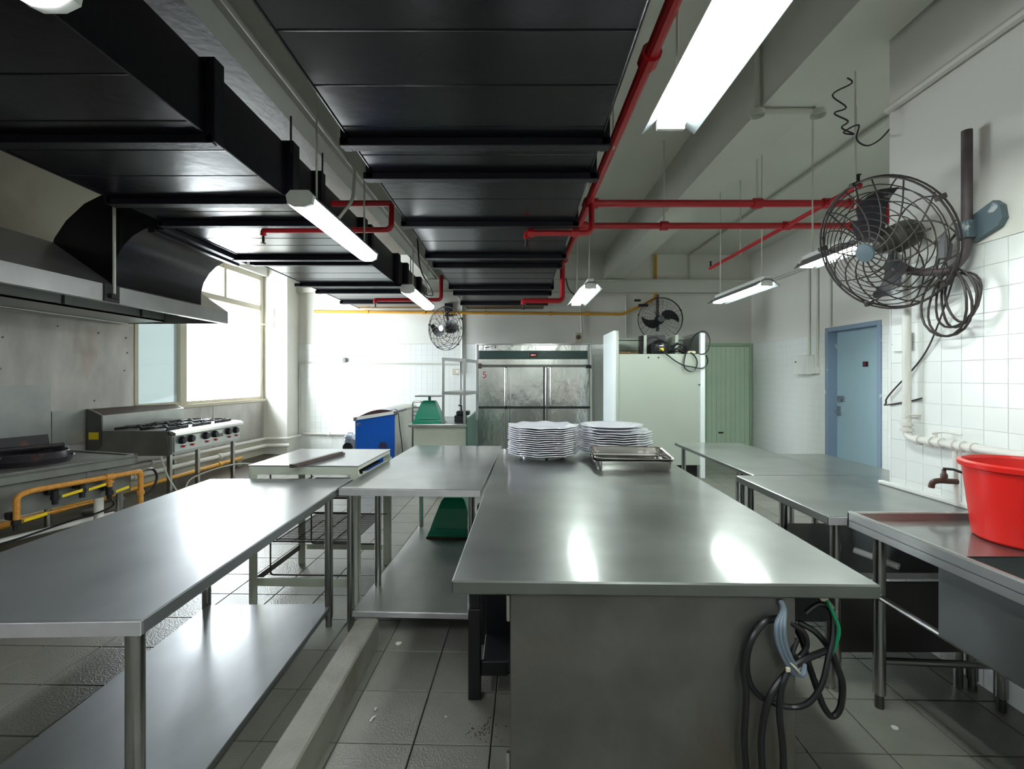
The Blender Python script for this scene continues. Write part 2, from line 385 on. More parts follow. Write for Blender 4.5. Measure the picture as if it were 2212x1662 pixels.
# window
wd = T('window_1', '', '', (wl(7.1), 7.1, WZ0), kind='structure')
def bar(y0, y1, z0, z1, d0=-.01, d1=.07): return lwall(y0, y1, z0, z1, d0, d1)
wf = MB()
for a in ((WY0, WY1, WZ0, WZ0+.05), (WY0, WY1, WZ1-.05, WZ1), (WY0, WY1, WT-.05, WT+.04), (WY0, WY0+.05, WZ0, WZ1), (WY1-.05, WY1, WZ0, WZ1)):
    lwall(*a, t0=-.01, t1=.07, mb=wf)
wd.p('window_frame', wf, 'alu')
yA = 5.142/(.716+.06); yB_ = 5.142/(.627+.06)      # posts seen at 396 and 487
wd.p('mullion', bar(yA-.07, yA+.05, WZ0, WT, -.015, .08), 'alu')
wd.p('mullion', bar(yA-.04, yA+.05, WT, WZ1, -.015, .08), 'alu')
wd.p('mullion', bar(yB_-.03, yB_+.03, WT, WZ1, -.015, .08), 'alu')
for (a, b, z0, z1, mm) in ((WY0+.05, yA-.07, WZ0+.05, WT-.05, 'glass_teal'), (yA+.05, WY1-.05, WZ0+.05, WT-.05, 'glass'),
                           (WY0+.05, yA-.04, WT+.04, WZ1-.05, 'glass'), (yA+.05, yB_-.03, WT+.04, WZ1-.05, 'glass'), (yB_+.03, WY1-.05, WT+.04, WZ1-.05, 'glass')):
    wd.p('pane', lwall(a, b, z0, z1, .03, .036), mm)
wd.p('window_stay', MB().tube([(wl(8.2)+.02, 8.2, 2.38), (wl(8.2)+.25, 8.42, 2.36)], .012).tube([(wl(8.2)+.27, 8.40, 2.30), (wl(8.2)+.27, 8.42, 2.68)], .014), 'alu')
wd.p('window_sill', lwall(WY0-.02, WY1+.05, WZ0-.04, WZ0+.005, -.06, .1), 'alu')

# steel splash sheets on the left wall
ss = T('steel_splashback', 'stained stainless steel splash sheets on wall behind the wok stove', 'splashback', (wl(4), 4, .45))
for (y0, y1, z0, z1, t) in ((1.2, 3.25, .55, 2.05, .012), (3.27, 5.80, .55, 2.05, .012)):
    ss.p('sheet', lwall(y0, y1, z0, z1, -t, .0), 'steel_sheet')
ss.p('sheet', lwall(4.15, 4.82, .70, 1.34, -.024, -.013), 'steel_dull', label='pale patch sheet')
ss.p('sheet', lwall(4.83, 5.22, .68, 1.06, -.024, -.013), 'steel_dull', label='pale patch sheet')
rv = MB()
for (y, z) in [(4.3, 1.95), (4.9, 1.96), (5.35, 1.93), (5.7, 1.9), (4.35, 1.62), (5.68, 1.5), (4.4, 1.8), (4.38, 1.5), (5.3, 1.15), (5.72, 1.72)]:
    rv.lathe([(.011, 0), (.008, .006), (0, .008)], (wl(y)+.012, y, z), 8, axis='x')
ss.p('rivet', rv, 'galv')
s2 = T('steel_splashback', 'low steel cladding below the bright window', 'splashback', (wl(7), 7, .3))
s2.p('sheet', lwall(5.83, 7.2, .30, .97, -.012, 0), 'steel_sheet'); s2.p('sheet', lwall(7.21, 8.5, .30, .97, -.012, 0), 'steel_sheet')

# kerb, drain strip, step slab
struct('trim_5', MB().cbox(-.83, -.716, .4, 2.44, 0, .150, .008), 'concrete')
struct('trim_6', MB().hexa([(wl(1)+.02, 1, 0), (-3.75, 1, 0), (-3.75, 8.4, 0), (wl(8.4)+.02, 8.4, 0)], [(wl(1)+.02, 1, .006), (-3.75, 1, .006), (-3.75, 8.4, .006), (wl(8.4)+.02, 8.4, .006)]), 'drain')
struct('trim_7', MB().cbox(-4.45, -3.55, 4.75, 5.45, .0, .05, .01), 'concrete')

# doors
d1 = T('door_1', '', '', (XR, 6.3, 0), kind='structure')
fr = MB()
for a in ((XR-.02, XR+.16, dy0-.06, dy0, 0, dz+.06), (XR-.02, XR+.16, dy1, dy1+.06, 0, dz+.06), (XR-.02, XR+.16, dy0, dy1, dz, dz+.06)): fr.cbox(*a, b=.004)
d1.p('door_frame', fr, 'blue_frame')
lf = d1.p('door_leaf', MB().cbox(XR+.12, XR+.16, dy0, dy1, .01, dz, .003), 'blue_door')
obj('door_sign', MB().box(XR+.112, XR+.122, 6.18, 6.27, 1.56, 1.63), 'black', lf, (XR, 6.3, 0))
obj('sign_symbol', MB().ring((XR+.111, 6.235, 1.595), .014, .004, (1, 0, 0), 12, 4), 'red', lf, (XR, 6.3, 0))
obj('bolt', MB().tube([(XR+.10, 6.76, 1.12), (XR+.10, 6.6, 1.12)], .012).tube([(XR+.10, 6.68, 1.12), (XR+.08, 6.68, 1.04)], .01).box(XR+.105, XR+.12, 6.62, 6.75, 1.06, 1.15), 'chrome', lf, (XR, 6.3, 0))
obj('door_handle', MB().tube([(XR+.12, 6.72, .92), (XR+.05, 6.72, .92), (XR+.05, 6.6, .92)], .011).box(XR+.1, XR+.12, 6.69, 6.76, .86, 1.0), 'chrome', lf, (XR, 6.3, 0))
gx0, gx1, gz = 3.72, 4.56, 2.02
d2 = T('door_2', '', '', (4.14, YB, 0), kind='structure')
fr = MB().cbox(gx0-.07, gx0, YB-.05, YB, 0, gz+.05).cbox(gx1-.02, gx1+.03, YB-.05, YB, 0, gz+.05).cbox(gx0, gx1, YB-.05, YB, gz, gz+.05)
d2.p('door_frame', fr, 'green_trim')
n_pl = 9; w_ = (gx1-.02-gx0)/n_pl
for i in range(n_pl): d2.p('plank', MB().cbox(gx0+i*w_+.001, gx0+(i+1)*w_-.001, YB-.042+(.002 if i % 2 else 0), YB-.01, .01, gz-.01, .004), 'green_door')
d2.p('backing', MB().box(gx0, gx1-.02, YB-.014, YB-.004, .01, gz), 'green_trim')
d2.p('door_handle', MB().box(3.94, 4.03, YB-.058, YB-.04, .33, .36), 'black')

# ------------------------------------------------------------------ ducts
def duct(name, label, x0, x1a, x1b, z0, z1, ya, yb, seams, flanges, loc):
    t = T(name, label, 'duct', loc)
    lx = lambda y: x1a+(x1b-x1a)*(y-ya)/(yb-ya)
    t.p('duct_body', MB().hexa([(x0, ya, z0), (lx(ya), ya, z0), (lx(yb), yb, z0), (x0, yb, z0)], [(x0, ya, z1), (lx(ya), ya, z1), (lx(yb), yb, z1), (x0, yb, z1)]), 'duct', smooth=False)
    for y in seams: t.p('seam', MB().prism([(y-.008, z0), (y, z0-.0025), (y+.008, z0)], x0+.005, lx(y)-.005, 'x'), 'duct', smooth=False)
    for (y, w, e) in flanges:
        mb = MB().cbox(x0-e, lx(y)+e, y-w, y-.004, z0-.045, z0+.0, .003).cbox(x0-e, lx(y)+e, y+.004, y+w*.7, z0-.038, z0+.0, .003)
        mb.cbox(lx(y)-.0, lx(y)+.045, y-w, y+w*.7, z0-.04, z1+.04, .003).cbox(x0-.045, x0+.0, y-w, y+w*.7, z0-.04, z1+.04, .003)
        mb.cbox(x0-.02, lx(y)+.02, y-w, y+w*.7, z1, z1+.04, .003)
        t.p('flange', mb, 'duct_edge')
    e = MB()
    for x in (x0, ): e.tube([(x, ya, z0-.002), (x, yb, z0-.002)], .006, 6)
    e.tube([(lx(ya), ya, z0-.002), (lx(yb), yb, z0-.002)], .006, 6)
    t.p('corner_seam', e, 'duct')
    return t
z0 = H+1.30
def yy(py, d=1.30): return d/(CY-py)*1000
dm = duct('exhaust_duct', 'wide black painted ceiling duct running down the middle of the kitchen', -.90, .43, .535, z0, z0+.38, -1.5, 8.84,
     [yy(p) for p in (65, 184, 273, 335, 430, 521, 590, 602, 612, 642)], [(yy(306), .05, .05), (yy(378), .045, .06), (yy(482), .05, .05), (yy(552), .06, .05), (yy(573), .06, .03), (yy(620), .07, .04), (yy(633), .07, .04), (yy(655), .08, .05)], (-.2, 4, z0))
dl = duct('exhaust_duct', 'black painted ceiling duct on the left above the cooking line', -2.93, -1.65, -1.65, z0, H+1.676, -1.5, 8.75,
     [yy(p) for p in (160, 261, 325, 380, 457, 515, 530, 590, 602, 640)], [(yy(300), .05, .03), (yy(434), .06, .03), (yy(481), .05, .03), (yy(556), .06, .10), (yy(567), .05, .0), (yy(614), .07, .12), (yy(629), .06, .06), (yy(652), .08, .06)], (-2.3, 4, z0))
# elbow from the left duct down to the hood
el = MB(); ye0, ye1 = 4.0, 5.12
out = [(-2.93, 3.09), (-3.25, 3.09), (-3.5, 3.03), (-3.72, 2.92), (-3.88, 2.77), (-3.98, 2.62), (-4.03, 2.45), (-4.03, 2.2)]
inn = [(-2.93, 2.73), (-3.08, 2.73), (-3.2, 2.70), (-3.3, 2.64), (-3.38, 2.56), (-3.44, 2.46), (-3.47, 2.34), (-3.47, 2.2)]
n = len(out)
V_ = [(x, y, z) for y in (ye0, ye1) for (x, z) in out]+[(x, y, z) for y in (ye0, ye1) for (x, z) in inn]
f_ = []
for i in range(n-1):
    f_ += [(i, i+1, n+i+1, n+i), (2*n+i, 3*n+i, 3*n+i+1, 2*n+i+1), (i, 2*n+i, 2*n+i+1, i+1), (n+i, n+i+1, 3*n+i+1, 3*n+i)]
el.add(V_, f_)
dl.p('elbow', el, 'duct')
dl.p('elbow_flange', MB().cbox(-3.06, -2.99, ye0-.05, ye1+.05, 2.68, 2.73, .004).cbox(-3.14, -3.08, ye0-.04, ye1+.06, 2.66, 2.72, .004), 'duct_edge')
for (lab, y, zt, zb) in (('nearest the camera', 3.35, ZC, H+1.676), ('second from the camera', 3.9, ZC, 3.1), ('farthest from the camera', 7.2, ZC, 3.1)):
    single('duct_hanger', MB().tube([((-1.65+.03), y, zb-.05), ((-1.65+.03), y, zt)], .007, 6), 'black_iron', 'thin dark ceiling rod beside the left black duct, '+lab, 'rod', 'duct hanger rods')

# ------------------------------------------------------------------ hood over the cooking line
hx, hr, hz, hy0, hy1 = -3.45, -4.0, 2.06, 1.4, 5.57
ho = T('extractor_hood', 'long stainless steel canopy hood hanging over the stoves', 'hood', (-4, 4, hz))
def slab(p, q, th=.004): return MB().prism(p, *q)
ho.p('canopy', MB().prism([(hx, hz), (hx, 2.205), (hr, 2.59), (-4.82, 2.59), (-4.82, 2.582), (hr-.002, 2.582), (hx-.006, 2.198), (hx-.006, hz)], hy0, hy1), 'steel_dull', smooth=False)
ho.p('end_panel', MB().prism([(hx, hz), (hx, 2.205), (hr, 2.59), (-4.80, 2.59), (-4.80, hz)], hy1-.006, hy1), 'steel_dull')
ho.p('gutter', MB().prism([(hx-.006, hz), (hx-.006, hz+.06), (hx-.06, hz+.006), (hx-.06, hz)], hy0, hy1-.01).cbox(hx-.16, hx-.12, hy0, hy1-.02, hz+.05, hz+.075, .003), 'steel_dull')
ho.p('back_panel', MB().box(-4.22, -4.2, hy0, hy1-.02, hz+.02, 2.55), 'steel_dull')
ho.p('filter_shelf', MB().prism([(-4.2, hz+.02), (-4.2, hz+.04), (-4.78, hz+.02), (-4.78, hz)], hy0, hy1-.02), 'steel_dull')
ho.p('lower_rail', MB().tube([(-4.66, hy0, hz), (-4.62, hy1-.05, hz)], .012, 8), 'steel_dull')
hyr = 3.97
ho.p('hanger_rod', MB().tube([(hx+.015, hyr, hz+.07), (hx+.015, hyr, 3.0)], .012, 8), 'conduit')
ho.p('hanger_rod', MB().tube([(hx+.015, 2.0, hz+.07), (hx+.015, 2.0, 3.0)], .012, 8), 'conduit')
ho.p('bracket', MB().cbox(hx, hx+.012, hyr-.09, hyr+.06, hz+.0, hz+.15, .002).cbox(hx+.0, hx+.04, hyr-.05, hyr+.02, hz+.03, hz+.07, .003), 'black_iron')
for y in (3.05, 4.3, 5.2): ho.p('seam', MB().box(-4.195, -4.19, y-.01, y+.01, hz+.04, 2.5), 'black_iron')

# ------------------------------------------------------------------ pipes
def pipe(name, pts, r, m, label, cat='pipe', group=None, er=.06, n=10, collars=(), cm=None):
    t = T(name, label, cat, tuple(pts[0]), group=group)
    t.p('run', MB().tube(elbow(pts, er) if er else pts, r, n), m)
    for (p, d) in collars:
        d = Vector(d).normalized(); p = Vector(p)
        t.p('coupling', MB().tube([p-d*r*1.2, p+d*r*1.2], r*1.45, n), cm or m)
    return t
zp = H+1.52; xm = .64
sp = pipe('sprinkler_main', [(xm, -1.5, zp), (xm, 6.2, zp), (xm, 6.2, H+.165*6.2), (.115, 6.2, H+.165*6.2), (.115, 6.2, H+.165*6.2-.05)], .034, 'red',
     'thick red sprinkler main running front to back beside the middle duct', collars=[((xm, 2.2, zp), (0, 1, 0)), ((xm, 4.05, zp), (0, 1, 0)), ((xm, 4.65, zp), (0, 1, 0)), ((xm, 6.0, zp), (0, 1, 0))])
YA, YBp = 4.05, 4.65
pipe('sprinkler_pipe', [(xm, YA, zp), (3.25, YA, zp), (3.25, YA, 2.76)], .031, 'red', 'upper long red pipe crossing right toward the big wall fan', collars=[((xm+.05, YA, zp), (1, 0, 0)), ((2.12, YA, zp), (1, 0, 0)), ((2.73, YA, zp), (1, 0, 0)), ((2.95, YA, zp), (1, 0, 0))])
pipe('sprinkler_pipe', [(xm, YBp, zp), (3.55, YBp, zp)], .031, 'red', 'lower long red pipe crossing right toward the big wall fan', collars=[((xm+.05, YBp, zp), (1, 0, 0)), ((1.5, YBp, zp), (1, 0, 0)), ((2.73, YBp, zp), (1, 0, 0)), ((3.4, YBp, zp), (1, 0, 0))])
zb = H+.306*YA
pipe('sprinkler_branch', [(xm+.02, YA-.07, zp), (xm+.02, YA-.07, zb), (.10, YA-.07, zb), (.10, YA-.07, zb-.05)], .024, 'red', 'short red sprinkler branch dropping below the middle duct near the two long red pipes', collars=[((.14, YA-.07, zb), (1, 0, 0)), ((.52, YA-.07, zb), (1, 0, 0))])
pipe('sprinkler_branch', [(-1.0, YA, zp), (-1.60, YA, zp)], .026, 'red', 'short red pipe above the lamp between the two black ducts')
pipe('sprinkler_branch', [(-1.08, YA, zp), (-1.08, YA, H+.318*YA), (-1.35, YA, H+.318*YA), (-2.2, YA, H+.317*YA), (-2.2, YA, H+.317*YA-.05)], .024, 'red', 'red sprinkler branch passing below the left duct near the window')
pipe('sprinkler_branch', [(-1.16, 7.3, H+.22*7.3), (-1.16, 7.3, H+.167*7.3), (-2.2, 7.3, H+.167*7.3), (-2.2, 7.3, H+.167*7.3-.05)], .030, 'red', 'red sprinkler branch behind the small hanging lamp by the far wall fan', collars=[((-1.5, 7.3, H+.167*7.3), (1, 0, 0))])
hd = T('sprinkler_pipe', 'thin red sprinkler pipe running toward the camera above the right lamps', 'pipe', (2.73, 5, zp))
hd.p('run', MB().tube([(2.73, 3.66, zp), (2.73, 6.47, zp)], .022, 10), 'red')
for (x, y, s) in ((2.73, 3.68, 1), (2.73, 6.45, 1)):
    hd.p('sprinkler_head', MB().tube([(x, y, zp), (x, y, zp+.08)], .012, 8).lathe([(.0, .085), (.022, .085), (.022, .09), (0, .092)], (x, y, zp), 8), 'black_iron')
for (x, y, z, lab) in ((.115, 6.2, H+.165*6.2-.05, 'far end of the middle duct'), (.10, YA-.07, zb-.05, 'middle of the wide duct'), (-2.2, YA, H+.317*YA-.05, 'left duct near the bright window'), (-2.2, 7.3, H+.167*7.3-.05, 'left duct close to the far wall')):
    single('fire_sprinkler', MB().tube([(x, y, z), (x, y, z-.055)], .011, 8).lathe([(0, -.07), (.022, -.066), (.022, -.060), (0, -.058)], (x, y, z), 8), 'black_iron', 'small dark sprinkler below the '+lab, 'sprinkler', 'pendant sprinklers')
# hanger rods of the red pipes
for (x, y, lab) in ((2.12, YA, 'upper crossing red pipe'), (1.5, YBp, 'lower crossing red pipe'), (3.0, YA+.02, 'red pipe end behind the big fan'), (2.73, 5.6, 'thin red pipe above the right lamps'), (.64, 3.0, 'thick red main beside the middle duct')):
    single('pipe_hanger', MB().tube([(x, y, zp), (x, y, ZC)], .008, 6).ring((x, y, zp), .036, .005, (1, 0, 0), 14, 4), 'conduit', 'thin pale ceiling rod holding the '+lab, 'rod', 'pipe hanger rods')
# yellow gas pipe on the back wall
yb = YB-.06
pipe('gas_pipe', [(-3.87, yb, H+.142*yb), (2.08, yb, H+.136*yb), (2.70, yb, H+.168*yb), (2.72, yb, H+.19*yb), (2.72, yb, ZC-.02)], .026, 'yellow', 'long yellow gas pipe along the far wall above the fridge', er=.05,
     collars=[((-2.85, yb, H+.1415*yb), (1, 0, 0)), ((-1.75, yb, H+.140*yb), (1, 0, 0)), ((-.55, yb, H+.139*yb), (1, 0, 0)), ((.7, yb, H+.1375*yb), (1, 0, 0)), ((1.4, yb, H+.137*yb), (1, 0, 0))])
single('gas_valve', MB().cbox(2.38, 2.56, yb-.06, yb-.02, H+.155*yb-.03, H+.155*yb+.02).cbox(2.30, 2.42, yb-.05, yb-.02, H+.165*yb-.02, H+.165*yb+.02), 'black', 'black handled valve on the slanting yellow pipe', 'valve')
# white conduits on the back wall
def cond(pts, label, r=.014, group='white conduits', m='conduit'):
    return pipe('conduit', pts, r, m, label, 'conduit', None, er=.03, n=8)
yc = YB-.02
cond([(-2.3, YB-.13, H+.206*9), (4.5, YB-.13, H+.206*9)], 'upper white conduit along the beam at the far wall', .022)
cond([(1.2, yc-.02, H+.180*9), (4.5, yc-.02, H+.178*9)], 'lower white conduit along the far wall near the ceiling', .018)
cond([(2.16, yc, H+.178*9), (2.16, yc, H+.085*9)], 'white vertical conduit on far wall behind the white cabinet')
cond([(-1.02, yc, H+.19*9), (-1.02, yc, H+.015*9)], 'white vertical conduit down to socket beside the far left fan', .02)
cond([(-4.18, yc, .3), (-4.18, yc, H+.03*9), (-3.9, yc, H+.032*9), (-1.1, yc, H+.028*9)], 'thin white conduit across the bright tiled wall')
cond([(1.27, yc-.02, H+.155*9), (1.30, yc-.02, H+.095*9)], 'white flexible conduit between the far lamp and wall socket', .02)
cond([(-1.45, 1.0, 3.30), (-1.45, 8.9, 3.30), (-1.2, 8.9, 3.28)], 'grey conduit along the left ceiling beam', .016)
cond([(3.38, 3.3, ZC-.03), (3.38, 8.95, ZC-.03), (3.38, 8.95, H+.206*9)], 'pale conduit along the ceiling behind the big fan', .02)
cond([(XN-.03, .3, 2.93), (XN-.03, 2.62, 2.93)], 'white conduit high on the near right wall', .022)
cond([(.72, -1, ZC-.03), (.72, 8.8, ZC-.03)], 'pale conduit on ceiling beside the red main', .022)
cond([(1.70, 3.25, 3.75), (1.70, 3.25, 3.29), (2.13, 3.25, 3.29)], 'white conduit wrapping around the ceiling beam', .02)
for (x, y, z, lab) in ((1.70, 3.25, 3.275, 'left'), (2.13, 3.25, 3.275, 'right')):
    single('junction_box', MB().lathe([(.05, 0), (.05, .035), (.04, .04), (0, .042)], (x, y, z-.02), 16), 'plaster_grey', 'round white junction box at the '+lab+' edge of the ceiling beam', 'junction box', 'beam junction boxes')
cond([(XR-.03, 5.9, 3.14), (XR-.03, 8.9, 3.14)], 'horizontal trunking high on the far right wall', .03)
for (px, zb_, lab) in ((1748, 1.72, 'left conduit down to the switch box'), (1766, 1.58, 'right conduit down to the switch box'), (1794, 2.15, 'conduit ending above the blue door')):
    Y = (XR-.02)/((px-CX)/F); cond([(XR-.02, Y, 3.12), (XR-.02, Y, zb_)], lab, .016)
# left wall pipes near the floor
def lp(y, z, off): return (wl(y)+off, y, z)
pipe('water_pipe', [lp(2.2, .33, .08), lp(8.42, .30, .08), (-4.14, 8.46, .30), (-4.12, 8.9, .30)], .026, 'pipe_white', 'upper white water pipe along the foot of the left wall', collars=[(lp(6.0, .317, .08), (.06, 1, 0)), (lp(7.6, .305, .08), (.06, 1, 0))])
pipe('water_pipe', [lp(2.2, .22, .12), lp(8.36, .18, .12), (-4.10, 8.42, .18)], .034, 'pipe_white', 'lower white water pipe along the foot of the left wall', collars=[(lp(5.7, .195, .12), (.06, 1, 0)), (lp(7.2, .186, .12), (.06, 1, 0))])
pipe('water_pipe', [(-4.1, YB-.05, .33), (-2.0, YB-.05, .30)], .024, 'pipe_white', 'white water pipe low on the far tiled wall', collars=[((-3.6, YB-.05, .32), (1, 0, 0))])
pipe('gas_pipe', [(-4.42, 3.0, .14), (-4.40, 7.45, .12)], .027, 'yellow', 'yellow gas pipe lying along the floor by the stoves', collars=[((-4.41, 5.0, .13), (0, 1, 0)), ((-4.40, 6.9, .12), (0, 1, 0))])
for y in (5.1, 7.3): single('pipe_block', MB().cbox(-4.47, -4.33, y-.05, y+.05, .006, .09, .004), 'concrete', ('nearer' if y < 6 else 'farther')+' concrete block under the yellow floor gas pipe', 'block', 'pipe support blocks')
single('floor_hose', MB().tube(smooth_path([(-3.9, 5.1, .55), (-3.85, 5.15, .3), (-3.72, 5.2, .08), (-3.9, 5.6, .2), (-3.7, 6.2, .26), (-3.4, 6.6, .12)], 8), .009, 6), 'cooler_white', 'thin pale hose curving under the six burner range', 'hose')

# ------------------------------------------------------------------ lamps
def batten(x, y0, z, L, label, rods=True, copyof=None):
    t = T('ceiling_lamp', label, 'lamp', (x, y0, z), local=True, group=None)
    t.p('housing', MB().prism([(-.075, .0), (-.075, .012), (-.05, .038), (.05, .038), (.075, .012), (.075, 0)], 0.02, L-.02), 'galv')
    t.p('diffuser', MB().prism([(-.076, .0), (.076, .0), (.068, -.036), (.03, -.056), (-.03, -.056), (-.068, -.036)], .03, L-.03), 'diffuser')
    for y in (0, L-.035): t.p('end_cap', MB().prism([(-.078, .014), (-.052, .042), (.052, .042), (.078, .014), (.068, -.034), (.03, -.052), (-.03, -.052), (-.068, -.034)], y, y+.035), 'white_paint')
    for y in (.18, L-.18): t.p('hanger_rod', MB().tube([(.02, y, .035), (.02, y, ZC-z)], .006, 6), 'conduit')
    return t
batten(-1.21, 2.60, 2.43, 1.24, 'enclosed fluorescent lamp hanging between the two black ducts')
batten(-1.21, -.05, 2.43, 1.27, 'enclosed fluorescent lamp whose far end shows at the top left')
l3 = batten(-1.115, 4.8, 2.34, 1.2, 'enclosed fluorescent lamp near the far wall fan')
def trough(x, y0, z, L, label, w=.12, tubes=2, xoff=0):
    t = T('ceiling_lamp', label, 'lamp', (x, y0, z), local=True)
    t.p('reflector', MB().prism([(-w, -.01), (-.035, .055), (.035, .055), (w, -.01), (w, -.006), (.035, .062), (-.035, .062), (-w, -.006)], 0, L), 'galv')
    t.p('housing', MB().cbox(-.032, .032, .02, L-.02, .056, .10, .004), 'white_paint')
    for s in ((-1, 1) if tubes == 2 else (0,)):
        b = t.p('fluorescent_tube', MB().tube([(s*.042, .045, .012), (s*.042, L-.045, .012)], .0145, 12), 'tube')
    for y in (.02, L-.045): t.p('lamp_holder', MB().cbox(-.06, .06, y, y+.025, -.008, .055, .003), 'white_paint')
    for y in (.12, L-.12): t.p('hanger_rod', MB().tube([(0, y, .09), (0, y, ZC-z)], .006, 6), 'conduit')
    return t
trough(.675, .82, 2.50, 1.22, 'large double tube lamp with metal reflector at the top right', w=.115)
trough(.80, 4.85, 2.36, 1.22, 'double tube lamp hanging above the steel fridge', w=.12)
trough(2.60, 4.75, 2.37, 1.22, 'double tube lamp hanging above the far right tables', w=.12)
trough(2.56, 3.36, 2.385, .74, 'short lamp seen through the big wall fan cage', w=.09)
trough(.675, -1.6, 2.50, 1.22, 'unseen double tube lamp added behind the camera for fill light', w=.115)  # out of view, added to throw light on surfaces facing the camera
single('lamp_cable', MB().tube(smooth_path([(.66, 6.0, 2.7), (.70, 6.0, 2.56), (.78, 5.95, 2.47), (.80, 5.9, 2.46)], 6), .012, 6), 'rubber', 'black cable looping to the lamp above the fridge', 'cable')
single('lamp_cable', MB().tube(smooth_path([(-1.10, 5.1, 3.3), (-1.05, 5.0, 2.9), (-1.02, 5.0, 2.6), (-.96, 5.2, 2.44), (-.94, 5.3, 2.36), (-1.02, 5.3, 2.36), (-1.03, 5.15, 2.42)], 6), .008, 6), 'rubber', 'black cable coiled at the lamp by the far fan', 'cable')
single('ceiling_hanger', MB().tube(elbow([(-1.45, 4.0, 3.30), (-1.38, 4.0, 3.22), (-1.40, 4.0, 2.95), (-1.50, 3.95, 2.78)], .05), .014, 8), 'conduit', 'bent grey conduit dropping beside the left duct', 'conduit')

# ------------------------------------------------------------------ fans (local axis +Z points where the fan blows)
def fan(label, loc, nrm, Rr, kind, spin=0):
    t = T('wall_fan', label, 'fan', loc, local=True)
    q = Vector(nrm).normalized().to_track_quat('Z', 'Y'); t.e.rotation_euler = q.to_euler()
    w = .0038*Rr/.35 if kind == 'open' else .0016
    k = Rr/.35
    def dome(sg, dep, nring, nsp, swirl):
        mb = MB()
        prof = lambda u: (Rr*u, sg*dep*(1-u**2.4)**.8)
        for i in range(1, nring+1):
            u = .14+.86*i/(nring+1); r, z = prof(u); mb.ring((0, 0, z), r, w*.8, n=36, k=4)
        for i in range(nsp):
            a0 = 2*math.pi*i/nsp; pts = []
            for j in range(9):
                u = .14+(1-.14)*j/8; r, z = prof(u); a = a0+swirl*(u-.14); pts.append((r*math.cos(a), r*math.sin(a), z))
            mb.tube(pts, w, 5, cap=False)
        return mb
    d = .11*k
    rim = MB().ring((0, 0, .012*k), Rr, .0055*k, n=56).ring((0, 0, -.012*k), Rr, .005*k, n=56)
    if kind == 'dense': rim.lathe([(Rr-.004, -.03), (Rr+.004, -.03), (Rr+.004, .03), (Rr-.004, .03)], (0, 0, 0), 40)
    wm = 'cage' if kind == 'open' else 'black'
    t.p('cage_front', dome(1, d, 9 if kind == 'open' else 10, 14 if kind == 'open' else 24, 1.1 if kind == 'open' else .25), wm)
    t.p('cage_rear', dome(-1, d*.9, 3 if kind == 'open' else 5, 10 if kind == 'open' else 20, -1.0 if kind == 'open' else .2), wm)
    t.p('cage_rim', rim, wm)
    for i in range(5):
        a = i*2*math.pi/5+.4; t.p('clip', MB().cbox(Rr*math.cos(a)-.012*k, Rr*math.cos(a)+.012*k, Rr*math.sin(a)-.012*k, Rr*math.sin(a)+.012*k, -.025*k, .025*k, .003), wm)
    t.p('badge', MB().lathe([(0, 0), (.05*k, 0), (.048*k, .008), (0, .012)], (0, 0, d+.004), 20), 'bracket' if kind == 'open' and Rr < .38 else 'galv')
    for i in range(2):
        a0 = spin+math.pi*i; cols = 12; rows = 5; Vb = []
        for c in range(cols):
            u = c/(cols-1); r = Rr*(.10+.74*u); mid = a0+.40-.85*u*u
            hw = [.30, .50, .68, .82, .92, .98, 1.0, .98, .90, .78, .60, .30][c]*.085*k
            for s_ in range(rows):
                v = s_/(rows-1)-.5; ang = mid+v*2*hw/max(r, .09*k)
                Vb.append((r*math.cos(ang), r*math.sin(ang), v*.045*k+.010*math.cos(math.pi*v)))
        fb = []
        for c in range(cols-1):
            for s_ in range(rows-1):
                a = c*rows+s_; fb.append((a, a+1, a+rows+1, a+rows))
        nv_ = len(Vb); top = [(x, y, z+.004) for x, y, z in Vb]
        fb2 = [tuple(x+nv_ for x in f[::-1]) for f in fb]
        edge = [c*rows for c in range(cols)]+[(cols-1)*rows+q for q in range(1, rows)]+[c*rows+rows-1 for c in range(cols-2, -1, -1)]+[q for q in range(rows-2, 0, -1)]
        fe = [(edge[j], edge[(j+1) % len(edge)], edge[(j+1) % len(edge)]+nv_, edge[j]+nv_) for j in range(len(edge))]
        t.p('blade', MB().add(Vb+top, fb+fb2+fe), 'blade' if kind == 'open' and Rr < .38 else 'black')
    t.p('hub', MB().lathe([(0, .035*k), (.03*k, .03*k), (.042*k, 0), (.042*k, -.05*k), (0, -.05*k)], (0, 0, 0), 18), 'motor' if kind == 'open' else 'black')
    t.p('motor', MB().lathe([(0, -.04*k), (.055*k, -.045*k), (.076*k, -.07*k), (.076*k, -.17*k), (.066*k, -.205*k), (.03*k, -.225*k), (0, -.226*k)], (0, 0, 0), 20), 'motor' if kind == 'open' and Rr < .38 else 'black')
    t.p('struts', MB().tube([(0, 0, -.10*k), (Rr*.5, 0, -.09*k)], .006, 5).tube([(0, 0, -.10*k), (-Rr*.25, Rr*.43, -.09*k)], .006, 5).tube([(0, 0, -.10*k), (-Rr*.25, -Rr*.43, -.09*k)], .006, 5), wm)
    return t
FN = Vector((-.90, -.17, -.40))
bf = fan('large wall fan with open wire cage and peeling dark blades on the right wall', (1.905, 2.40, 2.105), FN, .345, 'open', spin=1.55)
f2 = fan('smaller wire cage fan on the far wall left of the fridge', ((963-CX)/F*8.45, 8.45, H+.105*8.45), (-.5, -.86, -.05), .395, 'open', spin=.2)
f3 = fan('black dense caged fan mounted above the white cabinet', ((1426-CX)/F*8.3, 8.3, H+.125*8.3), (-.16, -.98, -.02), .385, 'dense', spin=.35)
ar = T('fan_bracket', 'rusty pole and bracket holding the big fan on the near right wall', 'bracket', (XN, 2.14, 2.0))
